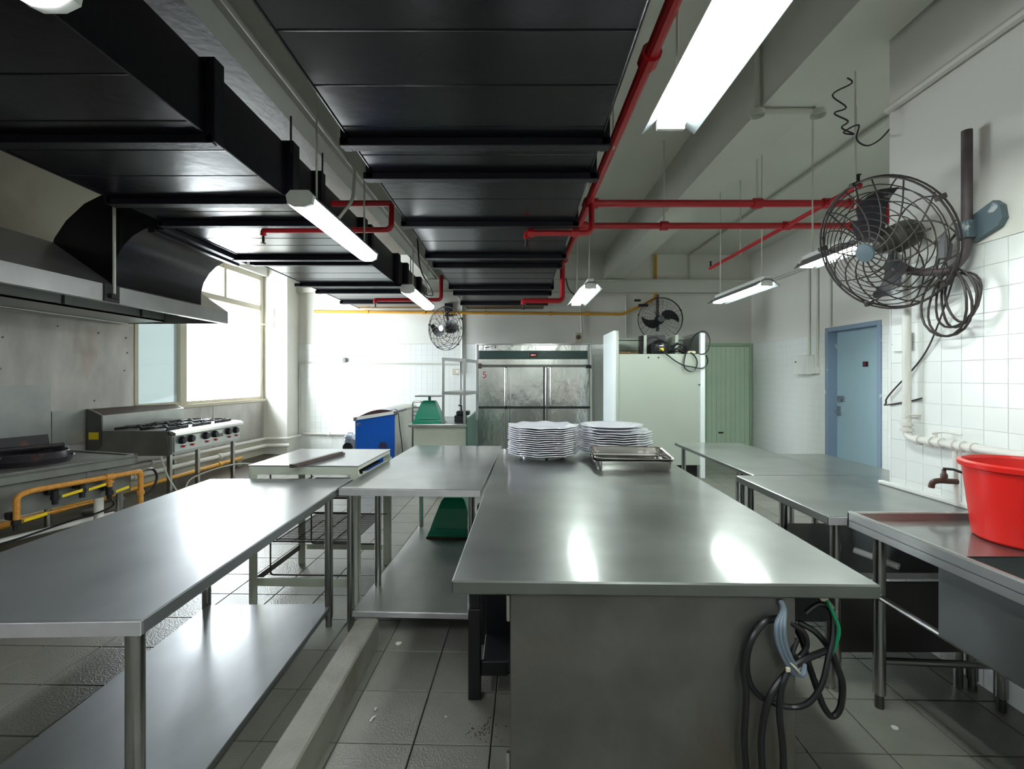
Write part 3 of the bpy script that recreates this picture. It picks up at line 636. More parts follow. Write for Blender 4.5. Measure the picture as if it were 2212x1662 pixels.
ar.p('pole', MB().tube([(XN-.05, 2.14, 2.56), (XN-.05, 2.14, 2.06)], .021, 12), 'pole')
ar.p('arm', MB().tube(smooth_path([(XN-.05, 2.14, 2.08), (XN-.05, 2.15, 1.99), (XN-.07, 2.20, 1.93), (XN-.10, 2.27, 1.935), (XN-.11, 2.36, 1.96), (2.02, 2.44, 2.02)], 5), .019, 12), 'pole')
ar.p('plate', MB().prism([(2.15, 2.09), (2.13, 2.165), (2.04, 2.20), (2.01, 2.17), (2.0, 2.11), (2.02, 2.08), (2.14, 2.04)], XN-.034, XN-.004, 'x'), 'bracket')
ar.p('clamp', MB().cbox(XN-.075, XN-.004, 2.11, 2.17, 2.06, 2.14, .004), 'bracket')
ar.p('bag', MB().lathe([(.0, -.07), (.025, -.06), (.03, 0), (.012, .05), (0, .06)], (XN-.08, 2.22, 2.05), 8), 'cooler_grey')
cc = MB()
for i in range(5):
    a = random.uniform(-.02, .02); r1 = .115+.012*i; r2 = .085+.008*i; cx_, cz_ = 2.235+.012*(i-2), 1.80-.006*i
    pts = [(XN-.05-.012*math.sin(t*2+i)-.01*i, cx_+r2*math.sin(t)*1.0-.05, cz_+r1*math.cos(t)+a) for t in [2*math.pi*j/20 for j in range(21)]]
    cc.tube(pts, .0055, 6)
cc.tube(smooth_path([(XN-.06, 2.18, 1.93), (XN-.03, 2.30, 1.70), (XN-.012, 2.42, 1.52), (XN-.02, 2.62, 1.32), (XN+.0, 2.668, 1.27), (XN-.01, 2.655, 1.26), (XN-.006, 2.5, 1.29), (XN-.012, 2.42, 1.31)], 6), .0045, 6)
cc.tube(smooth_path([(XN-.05, 2.17, 2.12), (XN-.09, 2.22, 2.02), (XN-.10, 2.24, 1.93), (XN-.09, 2.22, 1.88)], 6), .006, 6)
single('fan_cable', cc, 'cage', 'coiled dark cable hanging beside the big wall fan', 'cable', org=(XN-.05, 2.2, 1.7))
single('spring_cable', MB().tube(smooth_path([P(1830, 168, 2.75), P(1840, 180, 2.75), P(1798, 205, 2.72), P(1828, 232, 2.7), P(1802, 245, 2.72), P(1832, 262, 2.7), P(1818, 276, 2.7), P(1845, 290, 2.68), P(1822, 286, 2.7), P(1855, 270, 2.68), P(1850, 300, 2.66), P(1872, 315, 2.66), P(1900, 302, 2.66), P(1926, 274, 2.66)], 5), .0045, 6), 'rubber', 'loose wavy black wire near the ceiling beam', 'wire')
b2 = T('fan_bracket', 'dark wall bracket of the far left fan', 'bracket', (-1.27, YB, 2.7))
b2.p('plate', MB().cbox(-1.36, -1.20, YB-.05, YB-.01, 2.6, 2.85, .005), 'black_iron')
b2.p('arm', MB().tube([(-1.28, YB-.03, 2.68), (-1.28, YB-.3, 2.62), (-1.22, 8.6, 2.34)], .022, 8), 'black_iron')
b3 = T('fan_bracket', 'dark pole behind the fan above the white cabinet', 'bracket', (2.72, YB, 2.5))
b3.p('pole', MB().tube([(2.73, YB-.14, 3.0), (2.73, YB-.14, 2.3)], .03, 8), 'pole')
b3.p('arm', MB().tube([(2.73, YB-.14, 2.45), (2.66, 8.48, 2.42)], .022, 8), 'pole')

# ------------------------------------------------------------------ steel work tables
def table(label, x, y, yaw, w, d, z, m='steel_top', ap=.04, legs=(), shelf=None, lr=.021, cat='table'):
    t = T('work_table', label, cat, (x, y, 0), yaw, local=True)
    top = MB().cbox(0, w, 0, d, z-ap, z, .004)
    t.p('table_top', top, m)
    t.p('front_apron', MB().cbox(.002, w-.002, -.004, .0, z-ap+.001, z-.003, .001), 'apron')  # thin strip over the table edge, coloured brighter as if catching light
    t.p('underframe', MB().box(.03, w-.03, .05, .08, z-ap-.012, z-ap).box(.03, w-.03, d-.08, d-.05, z-ap-.012, z-ap), 'steel_dark')
    for (lx, ly) in legs:
        t.p('leg', MB().tube([(lx, ly, .05), (lx, ly, z-ap)], lr, 16).tube([(lx, ly, 0), (lx, ly, .055)], lr*.8, 12), 'tube_steel')
    if shelf:
        sx0, sx1, sy0, sy1, sz, sm = shelf
        t.p('shelf', MB().cbox(sx0, sx1, sy0, sy1, sz-.03, sz, .003), sm)
        t.p('shelf_apron', MB().cbox(sx0+.002, sx1-.002, sy0-.004, sy0, sz-.03, sz-.002, .001), 'apron')  # same baked-in brightness along the shelf edge
    return t
table('long steel table in the left foreground with a low shelf', -1.812, 1.159, .026, .862, 1.66, .80, 'steel_left', .041,
      [(.79, .07), (.07, .07), (.79, 1.46), (.08, 1.50)], (.10, .80, -.02, 1.48, .12, 'steel_left'), lr=.0225)
table('steel table in the middle left with apron coloured as if lit and shelf holding a green scale', -.975, 2.565, -.045, .79, 1.62, .803, 'steel_top', .040,
      [(.055, .03), (.735, .03), (.10, 1.45), (.72, 1.45), (.11, .32)], (.075, .735, .0, 1.46, .125, 'steel'), lr=.020)
t3 = T('work_table', 'big steel island table at center front holding plate stacks and pans', 'table', (-.193, 1.409, 0), -.0245, local=True)
t3.p('table_top', MB().cbox(0, 1.285, 0, 2.60, .757, .80, .005), 'steel_top')
t3.p('cabinet_front', MB().cbox(.178, 1.05, .030, .045, .0, .755, .003), 'front_steel')
t3.p('cabinet_side', MB().cbox(.178, .19, .045, .62, .02, .755, .002), 'steel_dark').parent = t3.e
t3.p('cabinet_side', MB().cbox(1.035, 1.05, .045, .62, .02, .755, .002), 'black')
t3.p('cabinet_back', MB().cbox(.19, 1.035, .61, .62, .02, .755, .002), 'steel_dark')
for z in (.66, .17): t3.p('hinge', MB().tube([(.172, .040, z), (.172, .040, z+.08)], .006, 8), 'chrome')
for (lx, ly) in ((.06, 2.5), (1.22, 2.5), (1.19, 1.0)): t3.p('leg', MB().tube([(lx, ly, 0), (lx, ly, .757)], .022, 14), 'tube_steel')
# black plastic rack under the island
rk = T('plastic_rack', 'black plastic rack standing under the left end of the island table', 'rack', (-.12, 2.1, 0))
rk.p('post', MB().cbox(-.205, -.150, 2.03, 2.09, 0, .40, .004).cbox(-.198, -.152, 2.035, 2.085, .4, .74, .003).cbox(-.196, -.13, 2.03, 2.06, .56, .67, .003), 'black')
rk.p('post', MB().cbox(-.200, -.150, 2.45, 2.50, 0, .74, .004), 'black')
rk.p('rail', MB().cbox(-.15, -.03, 2.04, 2.06, .10, .165, .004), 'black'); rk.p('rail', MB().cbox(-.15, -.01, 2.04, 2.06, .60, .665, .004), 'black')
rk.p('panel', MB().cbox(-.15, -.0, 2.38, 2.42, .05, .70, .004), 'black'); rk.p('tray', MB().cbox(-.15, -.0, 2.07, 2.38, .09, .10, .003), 'black')
# hanging cables below the island
def on(px, py, Y=1.40): return P(px, py, Y)
def cab(pts, r, m, label, Y=1.40, n=6):
    return single('hanging_cable', MB().tube(smooth_path([on(*p) if len(p) == 2 else on(p[0], p[1], p[2]) for p in pts], n), r, 8), m, label, 'cable')
cab([(1672, 1340, 1.42), (1640, 1350, 1.41), (1618, 1400, 1.40), (1614, 1450, 1.40), (1628, 1490, 1.40), (1660, 1515, 1.39), (1705, 1528, 1.39), (1745, 1520, 1.38), (1775, 1480, 1.38), (1790, 1420, 1.40), (1800, 1370, 1.42), (1796, 1320, 1.45), (1770, 1305, 1.47), (1740, 1325, 1.47)], .0085, 'rubber', 'wide black loop of cable hanging under the island table')
cab([(1690, 1335, 1.42), (1655, 1342, 1.40), (1625, 1380, 1.385), (1606, 1440, 1.38), (1612, 1500, 1.38), (1608, 1580, 1.375), (1610, 1640, 1.375), (1618, 1720, 1.37)], .009, 'rubber', 'leftmost black cable falling to the floor in front of the island cabinet')
cab([(1800, 1400, 1.42), (1740, 1425, 1.40), (1705, 1450, 1.385), (1672, 1490, 1.375), (1655, 1530, 1.37), (1645, 1590, 1.37), (1645, 1640, 1.37), (1652, 1720, 1.37)], .0095, 'rubber', 'second black cable from left falling in front of the island cabinet')
cab([(1708, 1440, 1.385), (1690, 1480, 1.37), (1684, 1540, 1.36), (1690, 1600, 1.36), (1692, 1650, 1.36), (1690, 1720, 1.36)], .0095, 'rubber', 'third black cable from left falling beside the cabinet edge')
cab([(1725, 1345, 1.46), (1760, 1365, 1.44), (1790, 1400, 1.43), (1808, 1440, 1.42), (1820, 1480, 1.42), (1815, 1530, 1.41), (1797, 1548, 1.41), (1778, 1525, 1.41), (1762, 1480, 1.42), (1745, 1430, 1.43), (1735, 1390, 1.44), (1715, 1350, 1.45), (1695, 1330, 1.45)], .0095, 'rubber', 'black cable loop hanging lowest at the right of the bundle')
cab([(1706, 1345, 1.42), (1735, 1365, 1.41), (1743, 1395, 1.41), (1725, 1420, 1.41), (1712, 1410, 1.41), (1722, 1380, 1.42)], .008, 'rubber', 'small black inner loop of the cable bundle')
for k, dx in enumerate((0, 9, 17)):
    cab([(1683+dx*.3, 1298, 1.41), (1690+dx*.3, 1318, 1.395), (1677+dx, 1350, 1.375-.004*k), (1680+dx, 1390, 1.37-.004*k), (1697+dx*.9, 1430, 1.37-.004*k), (1715+dx*.6, 1455, 1.37), (1735-dx*.2, 1458, 1.375), (1738, 1435, 1.39)], .0062, 'grey_cable', ('left', 'middle', 'right')[k]+' strand of the grey cable bundle under the island')
single('cable_tie', MB().ring(on(1712, 1440, 1.37), .022, .0025, (.7, .1, .6), 16, 5).cbox(*(lambda p: (p[0]-.006, p[0]+.006, p[1]-.004, p[1]+.004, p[2]-.006, p[2]+.006))(on(1702, 1447, 1.355)), .001), 'cream', 'cream cable tie around the grey cables', 'cable tie')
cab([(1786, 1298, 1.44), (1800, 1325, 1.42), (1812, 1360, 1.41), (1806, 1390, 1.41), (1796, 1412, 1.41)], .0055, 'green_cable', 'green earth cable curving down at the right of the bundle')
bx = T('wiring_box', 'dark box with pale stripes mounted under the right part of the island', 'box', (.98, 1.9, .55))
bx.p('casing', MB().cbox(.90, 1.12, 1.62, 1.95, .56, .755, .005), 'black')
bx.p('stripe', MB().hexa([(1.0, 1.612, .73), (1.02, 1.612, .745), (1.02, 1.62, .745), (1.0, 1.62, .73)], [(1.10, 1.612, .60), (1.115, 1.612, .615), (1.115, 1.62, .615), (1.10, 1.62, .60)]), 'cream')
bx.p('stripe', MB().cbox(.925, .95, 1.610, 1.62, .69, .75, .002), 'cream')

# right hand tables
table('far right steel table with thin bright edge in front of the green door', 1.51, 2.925, 0, .62, 1.45, .80, 'steel_top', .026,
      [(.05, .25), (.05, 1.35), (.55, .25), (.55, 1.35)], None, lr=.020)
table('steel table in the corner below the blue door', 2.135, 2.66, 0, .38, 1.10, .796, 'steel_top', .03, [(.33, .06), (.33, 1.0), (.05, 1.0)], None)
table('steel table between the sink and the far right table', 1.395, 2.06, 0, .745, .86, .80, 'steel_top', .040,
      [(.06, .04), (.06, .80), (.16, .62), (.68, .04), (.68, .80)], (.10, .70, .05, .76, .53, 'steel_dark'), lr=.022)
sh = single('white_tube', MB().tube([(1.57, 2.14, .62), (1.66, 2.0, .60)], .014, 10), 'white_paint', 'short white plastic tube sticking out below the table beside the sink', 'tube')
bpn = T('metal_screen', 'dark steel panel standing below the table behind the cables', 'panel', (1.7, 2.1, .18))
bpn.p('sheet', MB().cbox(1.42, 2.06, 2.10, 2.112, .17, .488, .002), 'steel_dark')
for x in (1.44, 2.03): bpn.p('leg', MB().tube([(x, 2.12, 0), (x, 2.12, .3)], .018, 10), 'tube_steel')
# sink unit
sk = T('sink_unit', 'stainless steel sink with drainboard along the near right wall', 'sink', (1.8, 1.4, 0))
sx0, sx1, sy0, sy1 = 1.455, XN-.004, .35, 2.03
bx0, bx1, by0, by1 = 1.50, 2.06, .80, 1.60
mb = MB().box(sx0+.02, bx0, sy0, sy1, .796, .80).box(bx1, sx1, sy0, sy1, .796, .80).box(bx0, bx1, by1, sy1, .796, .80).box(bx0, bx1, sy0, by0, .796, .80)
sk.p('drainboard', mb, 'steel_top')
sk.p('rim', MB().cbox(sx0, sx0+.022, sy0, sy1, .790, .835, .006).cbox(sx0, sx0+.008, sy0, sy1, .765, .80, .002).cbox(sx0, sx1, sy1-.018, sy1, .765, .832, .005).cbox(sx1-.012, sx1, sy0, sy1, .80, .86, .004), 'steel')
bowl = MB()
bl = lambda x0_, x1_, y0_, y1_, z: [(x0_+.03, y0_, z), (x1_-.03, y0_, z), (x1_, y0_+.03, z), (x1_, y1_-.03, z), (x1_-.03, y1_, z), (x0_+.03, y1_, z), (x0_, y1_-.03, z), (x0_, y0_+.03, z)]
for (z, g) in ((.798, 0), (.56, 0), (.53, .02), (.52, .06)): bowl.v += bl(bx0+g, bx1-g, by0+g, by1-g, z)
for i in range(3):
    for j in range(8): bowl.f.append((i*8+j, i*8+(j+1) % 8, (i+1)*8+(j+1) % 8, (i+1)*8+j))
bowl.f.append(tuple(range(24, 32)))
for (z, g) in ((.795, -.004), (.55, -.004), (.515, .03)): bowl.v += bl(bx0+g, bx1-g, by0+g, by1-g, z)
for i in range(2):
    for j in range(8): bowl.f.append((32+i*8+j, 32+(i+1)*8+j, 32+(i+1)*8+(j+1) % 8, 32+i*8+(j+1) % 8))
bowl.f.append(tuple(range(48, 56))[::-1])
sk.p('bowl', bowl, 'steel_sink')
sk.p('apron', MB().cbox(bx0-.02, bx0-.008, by0-.02, by1+.02, .515, .795, .003), 'steel_sink')
for (x, y) in ((1.567, 1.99), (2.07, 1.97), (1.567, .45), (2.07, .45)):
    l_ = sk.p('leg', MB().tube([(x, y, .06), (x, y, .79)], .0235, 16), 'tube_steel')
    obj('foot', MB().tube([(x, y, 0), (x, y, .07)], .017, 12), 'steel_dark', l_, (1.8, 1.4, 0))
sk.p('rail', MB().tube([(1.545, 2.0, .487), (1.545, .45, .487)], .013, 10), 'tube_steel')
sk.p('rail', MB().tube([(1.567, 1.99, .20), (2.07, 1.97, .19)], .015, 10), 'tube_steel')
sk.p('rail', MB().tube([(2.07, 1.97, .20), (2.07, .45, .20)], .015, 10), 'tube_steel')
sk.p('drain_pipe', MB().tube([(1.80, 1.2, .52), (1.80, 1.2, .30), (2.10, 1.2, .28)], .022, 10), 'pipe_white')
# red bucket
bk = T('bucket', 'big red plastic tub standing on the sink drainboard', 'tub', (1.935, 1.74, .80))
bk.p('body', MB().lathe([(0, .802), (.150, .802), (.158, .81), (.188, 1.085), (.184, 1.085), (.153, .815), (0, .812)], (1.935, 1.74, 0), 40), 'red_plastic')
bk.p('rim', MB().lathe([(.185, 1.070), (.198, 1.075), (.200, 1.092), (.186, 1.098), (.182, 1.085)], (1.935, 1.74, 0), 40), 'red_plastic')
# water pipes and taps on the near wall
xw = XN-.045
wp = T('water_pipe', 'white pipe running down and along the near right wall above the sink', 'pipe', (xw, 2.46, 1.095))
wp.p('run', MB().tube(elbow([(xw, 2.475, 2.05), (xw, 2.475, 1.095), (xw, .3, 1.095)], .05), .0195, 14), 'pipe_white')
for y in (2.40, 2.33, 2.28, 2.21, 2.17, 2.12): wp.p('coupling', MB().tube([(xw, y-.012, 1.095), (xw, y+.012, 1.095)], .027, 14), 'pipe_white')
for z in (1.16, 1.13): wp.p('coupling', MB().tube([(xw, 2.475, z), (xw, 2.475, z+.015)], .029, 14), 'pipe_white')
wp.p('valve_handle', MB().tube([(xw-.005, 2.30, 1.11), (xw-.005, 2.30, 1.14)], .009, 8).tube([(xw-.01, 2.31, 1.14), (xw-.01, 2.25, 1.155), (xw-.01, 2.16, 1.15)], .006, 8), 'pipe_white')
wp.p('bracket', MB().cbox(xw-.02, XN, 2.46, 2.49, 1.20, 1.21, .002).tube([(xw-.025, 2.44, 1.22), (XN, 2.44, 1.22)], .005, 6), 'pipe_white')
wp.p('drop_pipe', MB().tube([(xw, 2.205, 1.09), (xw+.005, 2.20, .81)], .010, 10), 'pipe_white')
tp = T('tap', 'rusty brown tap on the thin pipe above the steel table', 'tap', (xw-.03, 2.2, .90))
tp.p('spout', MB().tube(smooth_path([(xw, 2.19, .925), (xw-.035, 2.20, .925), (xw-.07, 2.21, .925), (xw-.095, 2.215, .915), (xw-.10, 2.217, .89)], 4), [.013]*17, 10), 'brown')
tp.p('tap_body', MB().lathe([(0, 0), (.014, 0), (.014, .03), (.008, .04), (.008, .055), (0, .055)], (xw-.05, 2.205, .925), 10), 'brown')
tp.p('tap_handle', MB().tube([(xw-.06, 2.20, .985), (xw-.03, 2.18, .985), (xw+.01, 2.14, .965)], .006, 8), 'black_iron')
wb_ = T('wall_socket', 'pale wall box beside the white pipe near the corner', 'socket', (XN, 2.57, 1.62))
wb_.p('body', MB().cbox(XN-.018, XN-.001, 2.49, 2.60, 1.56, 1.66, .004), 'tile_white')

# ------------------------------------------------------------------ white framed table with wire racks
t4 = T('rack_table', 'square white metal frame table with wire racks under its top', 'table', (-1.66, 2.89, 0), -.03, local=True)
w, d, z = .69, .66, .87
t4.p('table_top', MB().cbox(-.005, w+.005, -.005, d+.005, z-.006, z, .002), 'steel_left')
t4.p('top_rail', MB().cbox(0, w, 0, .012, z-.058, z-.006, .002), 'white_dirty')
t4.p('top_rail', MB().cbox(0, w, d-.012, d, z-.058, z-.006, .002), 'white_dirty')
t4.p('side_rail', MB().cbox(w-.012, w, .012, d-.012, z-.11, z-.07, .002).cbox(w-.012, w, .012, d-.012, z-.03, z-.006, .002), 'white_dirty')
t4.p('side_rail', MB().cbox(0, .012, .012, d-.012, z-.058, z-.006, .002), 'white_dirty')
for (x, y) in ((0, 0), (w-.05, 0), (0.0, d-.04), (w-.04, d-.04)):
    s = 1
    l_ = t4.p('leg', MB().cbox(x, x+.052, y, y+.006, 0, z-.056, .001).cbox(x+(0 if x == 0 else .046), x+(.006 if x == 0 else .052), y, y+.04, 0, z-.056, .001), 'white_dirty')
    if y == 0:
        for zz in (z-.03, z-.05, .155, .125): obj('bolt', MB().lathe([(.005, 0), (.005, .003), (0, .004)], (x+.012+(0 if x == 0 else .028), -.001, zz), 8, axis='y'), 'black_iron', l_)
t4.p('lower_rail', MB().cbox(.05, w-.05, 0, .014, .115, .165, .002), 'white_dirty')
t4.p('lower_rail', MB().cbox(.05, w-.05, d-.014, d, .105, .145, .002), 'white_dirty')
t4.p('lower_rail', MB().cbox(0, .014, .04, d-.04, .11, .15, .002), 'steel_dark')
for k, zz in enumerate((.385, .66)):
    wr_ = MB()
    for i in range(30): x = .03+(d-.08)*i/29; wr_.tube([(.14, x, zz), (w-.05, x, zz)], .0022, 4)
    for x in (.14, .26, .39, .51, w-.05): wr_.tube([(x, .03, zz-.005), (x, d-.05, zz-.005)], .0035, 5)
    wr_.tube([(.12, .03, zz+.01), (.12, d-.05, zz+.01)], .005, 6); wr_.tube([(.12, .03, zz), (w-.05, .03, zz)], .005, 6)
    r_ = t4.p('wire_rack', wr_, 'cage'); 
for y in (.03, d-.08):
    t4.p('rack_frame', MB().tube(elbow([(.12, y, z-.06), (.12, y, .175), (w-.06, y, .175)], .02), .005, 6), 'cage')
    for zz in (.40, .57): t4.p('rack_rod', MB().tube([(.12, y, zz), (w, y, zz)], .0035, 5), 'cage')
for i in range(9): t4.p('burner_bar', MB().tube([(w-.02, .18+i*.045, z-.065), (w-.10, .16+i*.045, z-.07)], .004, 5), 'black_iron')
wb2 = T('wooden_bar', 'dark brown wooden bar lying across the white framed table', 'bar', (-1.2, 3.0, z))
def barbox(a, b, hw, hh):
    a, b = Vector(a), Vector(b); t = (b-a).normalized(); s = t.cross(Vector((0, 0, 1))).normalized()*hw; u = Vector((0, 0, hh))
    return MB().hexa([a-s, a+s, b+s, b-s], [a-s+u, a+s+u, b+s+u, b-s+u])
wb2.p('bar', barbox((-1.345, 2.79, .872), (-1.225, 3.27, .872), .015, .022), 'wood', smooth=False)
wb2.p('bar', barbox((-1.205, 3.27, .872), (-1.325, 2.80, .872), .008, .014), 'wood', smooth=False, label='thinner strip beside the bar')

# ------------------------------------------------------------------ plates and pans on the island
def plate(label, x, y, z, rr, scal, rz, group):
    t = T('serving_plate', label, 'plate', (x, y, z), rz, group=group, local=True)
    fn = (lambda r, zz, th: (r*(1+(.035*math.cos(9*th)+.012*math.cos(18*th))*max(0, (r/rr-.7)/.3)), zz+.004*math.cos(9*th)*max(0, (r/rr-.7)/.3))) if scal else None
    t.p('dish', MB().lathe([(0, .007), (.55*rr, .007), (.66*rr, .014), (.80*rr, .029), (rr*.985, .036), (rr, .039), (rr*.99, .0435), (.81*rr, .037), (.64*rr, .021), (.5*rr, .013), (0, .012)], n=72 if scal else 48, fn=fn), 'porcelain')
    t.p('foot_ring', MB().lathe([(.56*rr, 0), (.60*rr, 0), (.60*rr, .012), (.56*rr, .012)], n=40), 'porcelain')
    return t
N1 = 14
ORD = ['lowest', 'second from the bottom', 'third from the bottom', 'fourth from the bottom', 'fifth from the bottom', 'sixth from the bottom', 'seventh from the bottom', 'eighth from the bottom', 'ninth from the bottom', 'tenth from the bottom', 'eleventh from the bottom', 'twelfth from the bottom', 'thirteenth from the bottom']
pr1 = plate('white scalloped plate, lowest of the left stack on the island', .218, 3.62, .80, .272, True, 0, 'scalloped plates of the left stack')
for i in range(1, N1-1): dup(pr1.e, 'white scalloped plate, '+ORD[i]+' in the left stack', (.218+random.uniform(-.004, .004), 3.62+random.uniform(-.004, .004), .80+i*.0158), (0, 0, i*2*math.pi/9+random.uniform(-.06, .06)))
p_top = dup(pr1.e, 'topmost scalloped white plate of the left stack, showing its embossed inside', (.22, 3.62, .80+(N1-1)*.0158), (0, 0, .05)); del p_top['group']
N2 = 10
pr2 = plate('white scalloped plate, lowest of the right stack behind the pans', .800, 3.70, .80, .280, True, .2, 'scalloped plates of the right stack')
for i in range(1, N2): dup(pr2.e, 'white scalloped plate, '+ORD[i]+' in the right stack', (.800+random.uniform(-.01, .01), 3.70+random.uniform(-.004, .004), .80+i*.0175), (0, 0, .2+i*2*math.pi/9+random.uniform(-.1, .1)))
zt = .80+N2*.0175+.006
plate('lower plain round white plate near the top of the right stack', .775, 3.70, zt, .247, False, 0, 'plain plates on the right stack')
plate('topmost plain round white plate of the right stack', .772, 3.70, zt+.021, .248, False, 0, 'plain plates on the right stack')
single('plate_chip', MB().lathe([(0, 0), (.012, 0), (.010, .012), (0, .014)], (.218+.02, 3.455, .80), 8), 'black', 'small dark spot of grime at the foot of the left plate stack', 'grime')
def pan(label, loc, rot, L=.53, Wd=.35, hh=.062, group='steel food pans'):
    t = T('food_pan', label, 'pan', loc, local=True); t.e.rotation_euler = rot
    def rr(a, b, z, r, n=5):
        out = []
        for (cx_, cy_, a0) in ((a-r, b-r, 0), (-a+r, b-r, 90), (-a+r, -b+r, 180), (a-r, -b+r, 270)):
            for k in range(n+1): th = R(a0+90*k/n); out.append((cx_+r*math.cos(th), cy_+r*math.sin(th), z))
        return out
    a, b = L/2, Wd/2; mb = MB(); lv = [(a-.035, b-.035, .006, .03), (a-.024, b-.024, .0, .035), (a-.016, b-.016, .012, .04), (a-.010, b-.010, hh, .045), (a, b, hh+.002, .05), (a, b, hh+.006, .05), (a-.006, b-.006, hh+.008, .047), (a-.013, b-.013, hh+.004, .043), (a-.020, b-.020, .014, .038), (a-.034, b-.034, .006, .03)]
    for q in lv: mb.v += rr(*q)
    m = 24
    for i in range(len(lv)-1):
        for j in range(m): mb.f.append((i*m+j, i*m+(j+1) % m, (i+1)*m+(j+1) % m, (i+1)*m+j))
    mb.f.append(tuple(range((len(lv)-1)*m, len(lv)*m))); mb.f.append(tuple(range(m))[::-1])
    t.p('pan_body', mb, 'pan')
    return t
pan('lower steel food pan lying flat in front of the right plate stack', (.79, 3.20, .80), (0, 0, -.02))
u = pan('upper steel food pan nested at a tilt in the lower pan', (.795, 3.215, .832), (R(5.0), R(1.0), -.03))
u.p('label', MB().cbox(-.267, -.264, -.08, -.02, .04, .06, .0005), 'cream')

# ------------------------------------------------------------------ green spring scales
def scale(label, loc, rz, plate_on, s=1.0):
    t = T('spring_scale', label, 'scale', loc, rz, local=True)
    a, b, c_, dd, h_ = .17*s, .14*s, .085*s, .07*s, .27*s
    body = MB(); lv = [(a, b, 0), (a, b, .03*s), (a*.93, b*.93, .05*s), (a*.80, b*.82, .12*s), (a*.62, b*.68, .20*s), (c_, dd, h_-.02), (c_*.8, dd*.8, h_)]
    for (x, y, z) in lv: body.v += [(-x, -y, z), (x, -y, z), (x, y, z), (-x, y, z)]
    for i in range(len(lv)-1):
        for j in range(4): body.f.append((i*4+j, i*4+(j+1) % 4, (i+1)*4+(j+1) % 4, (i+1)*4+j))
    body.f.append((3, 2, 1, 0)); k = (len(lv)-1)*4; body.f.append((k, k+1, k+2, k+3))
    t.p('body', body, 'green_plastic', smooth=False)
    t.p('base_rim', MB().cbox(-a-.012, a+.012, -b-.012, b+.012, -.002, .012, .003), 'green_plastic' if plate_on else 'brown')
    t.p('front_ridge', MB().cbox(-a*.7, a*.7, -b*.96-.004, -b*.9, .055*s, .065*s, .002), 'green_plastic')
    if plate_on:
        t.p('stem', MB().tube([(0, 0, h_), (0, 0, h_+.055)], .018, 12), 'green_plastic')
        t.p('weighing_plate', MB().cbox(-.155, .155, -.12, .12, h_+.050, h_+.062, .002), 'steel_dark')
    return t
# ------------------------------------------------------------------ steel counter with over shelf, far middle left
ct = T('steel_counter', 'steel counter with two tier over shelf left of the fridge', 'counter', (-.9, 5.9, 0))
ct.p('counter_top', MB().cbox(-1.255, -.56, 5.45, 6.45, .83, .862, .004), 'steel')
ct.p('front_panel', MB().cbox(-1.20, -.56, 5.50, 5.515, .45, .83, .003), 'white_dirty', label='pale steel front panel')
ct.p('front_panel', MB().cbox(-1.20, -.56, 5.51, 5.525, .10, .45, .003), 'steel_dull')
ct.p('side_panel', MB().cbox(-.575, -.555, 5.45, 6.9, .0, .93, .004), 'green_panel')
ct.p('back_body', MB().cbox(-1.20, -.575, 6.3, 6.9, .05, .83, .004), 'green_panel')
px_ = {'a': (-.845, 5.47), 'b': (-.595, 5.47), 'c': (-.70, 6.0), 'd': (-.49, 6.0)}
for k in px_: ct.p('post', MB().cbox(px_[k][0]-.014, px_[k][0]+.014, px_[k][1]-.014, px_[k][1]+.014, .862, 1.64, .002), 'steel')
ct.p('upper_shelf', MB().hexa([(-.86, 5.455, 1.615), (-.575, 5.455, 1.60), (-.475, 6.02, 1.60), (-.70, 6.02, 1.615)], [(-.86, 5.455, 1.652), (-.575, 5.455, 1.637), (-.475, 6.02, 1.637), (-.70, 6.02, 1.652)]), 'steel')
ct.p('middle_shelf', MB().hexa([(-.86, 5.455, 1.215), (-.575, 5.455, 1.205), (-.475, 6.02, 1.205), (-.70, 6.02, 1.215)], [(-.86, 5.455, 1.25), (-.575, 5.455, 1.24), (-.475, 6.02, 1.24), (-.70, 6.02, 1.25)]), 'steel')
scale('green spring scale with flat weighing plate on the steel counter', (-1.035, 5.62, .865), 0, True, 1.0)
scale('green scale body on brown base under the middle steel table', (-.50, 3.86, .128), -.05, False, 1.12)
bb = T('adhesive_machine', 'small black device on the counter under the over shelf', 'device', (-.66, 5.8, .862))
bb.p('body', MB().cbox(-.74, -.60, 5.66, 5.82, .862, .95, .008).cbox(-.72, -.56, 5.68, 5.84, .95, 1.0, .008), 'black')
bb.p('lever', MB().tube([(-.66, 5.75, 1.0), (-.66, 5.75, 1.06), (-.70, 5.75, 1.07)], .01, 8), 'black')
tr = T('trolley', 'steel trolley with round handle behind the blue freezer', 'trolley', (-1.6, 7.0, 0))
tr.p('handle', MB().tube(elbow([(-1.50, 6.8, .3), (-1.50, 6.8, 1.05), (-1.38, 6.9, 1.06), (-1.38, 6.9, .9)], .04), .014, 8), 'tube_steel')
tr.p('leg', MB().tube([(-1.50, 6.8, 0), (-1.50, 6.8, .3)], .014, 8), 'tube_steel')
tr.p('leg', MB().tube([(-1.38, 6.9, 0), (-1.38, 6.9, .9)], .014, 8), 'tube_steel')
for z in (.84, .9, .96): tr.p('rail', MB().cbox(-1.5, -1.34, 6.82, 6.86, z, z+.025, .004), 'steel_dull')

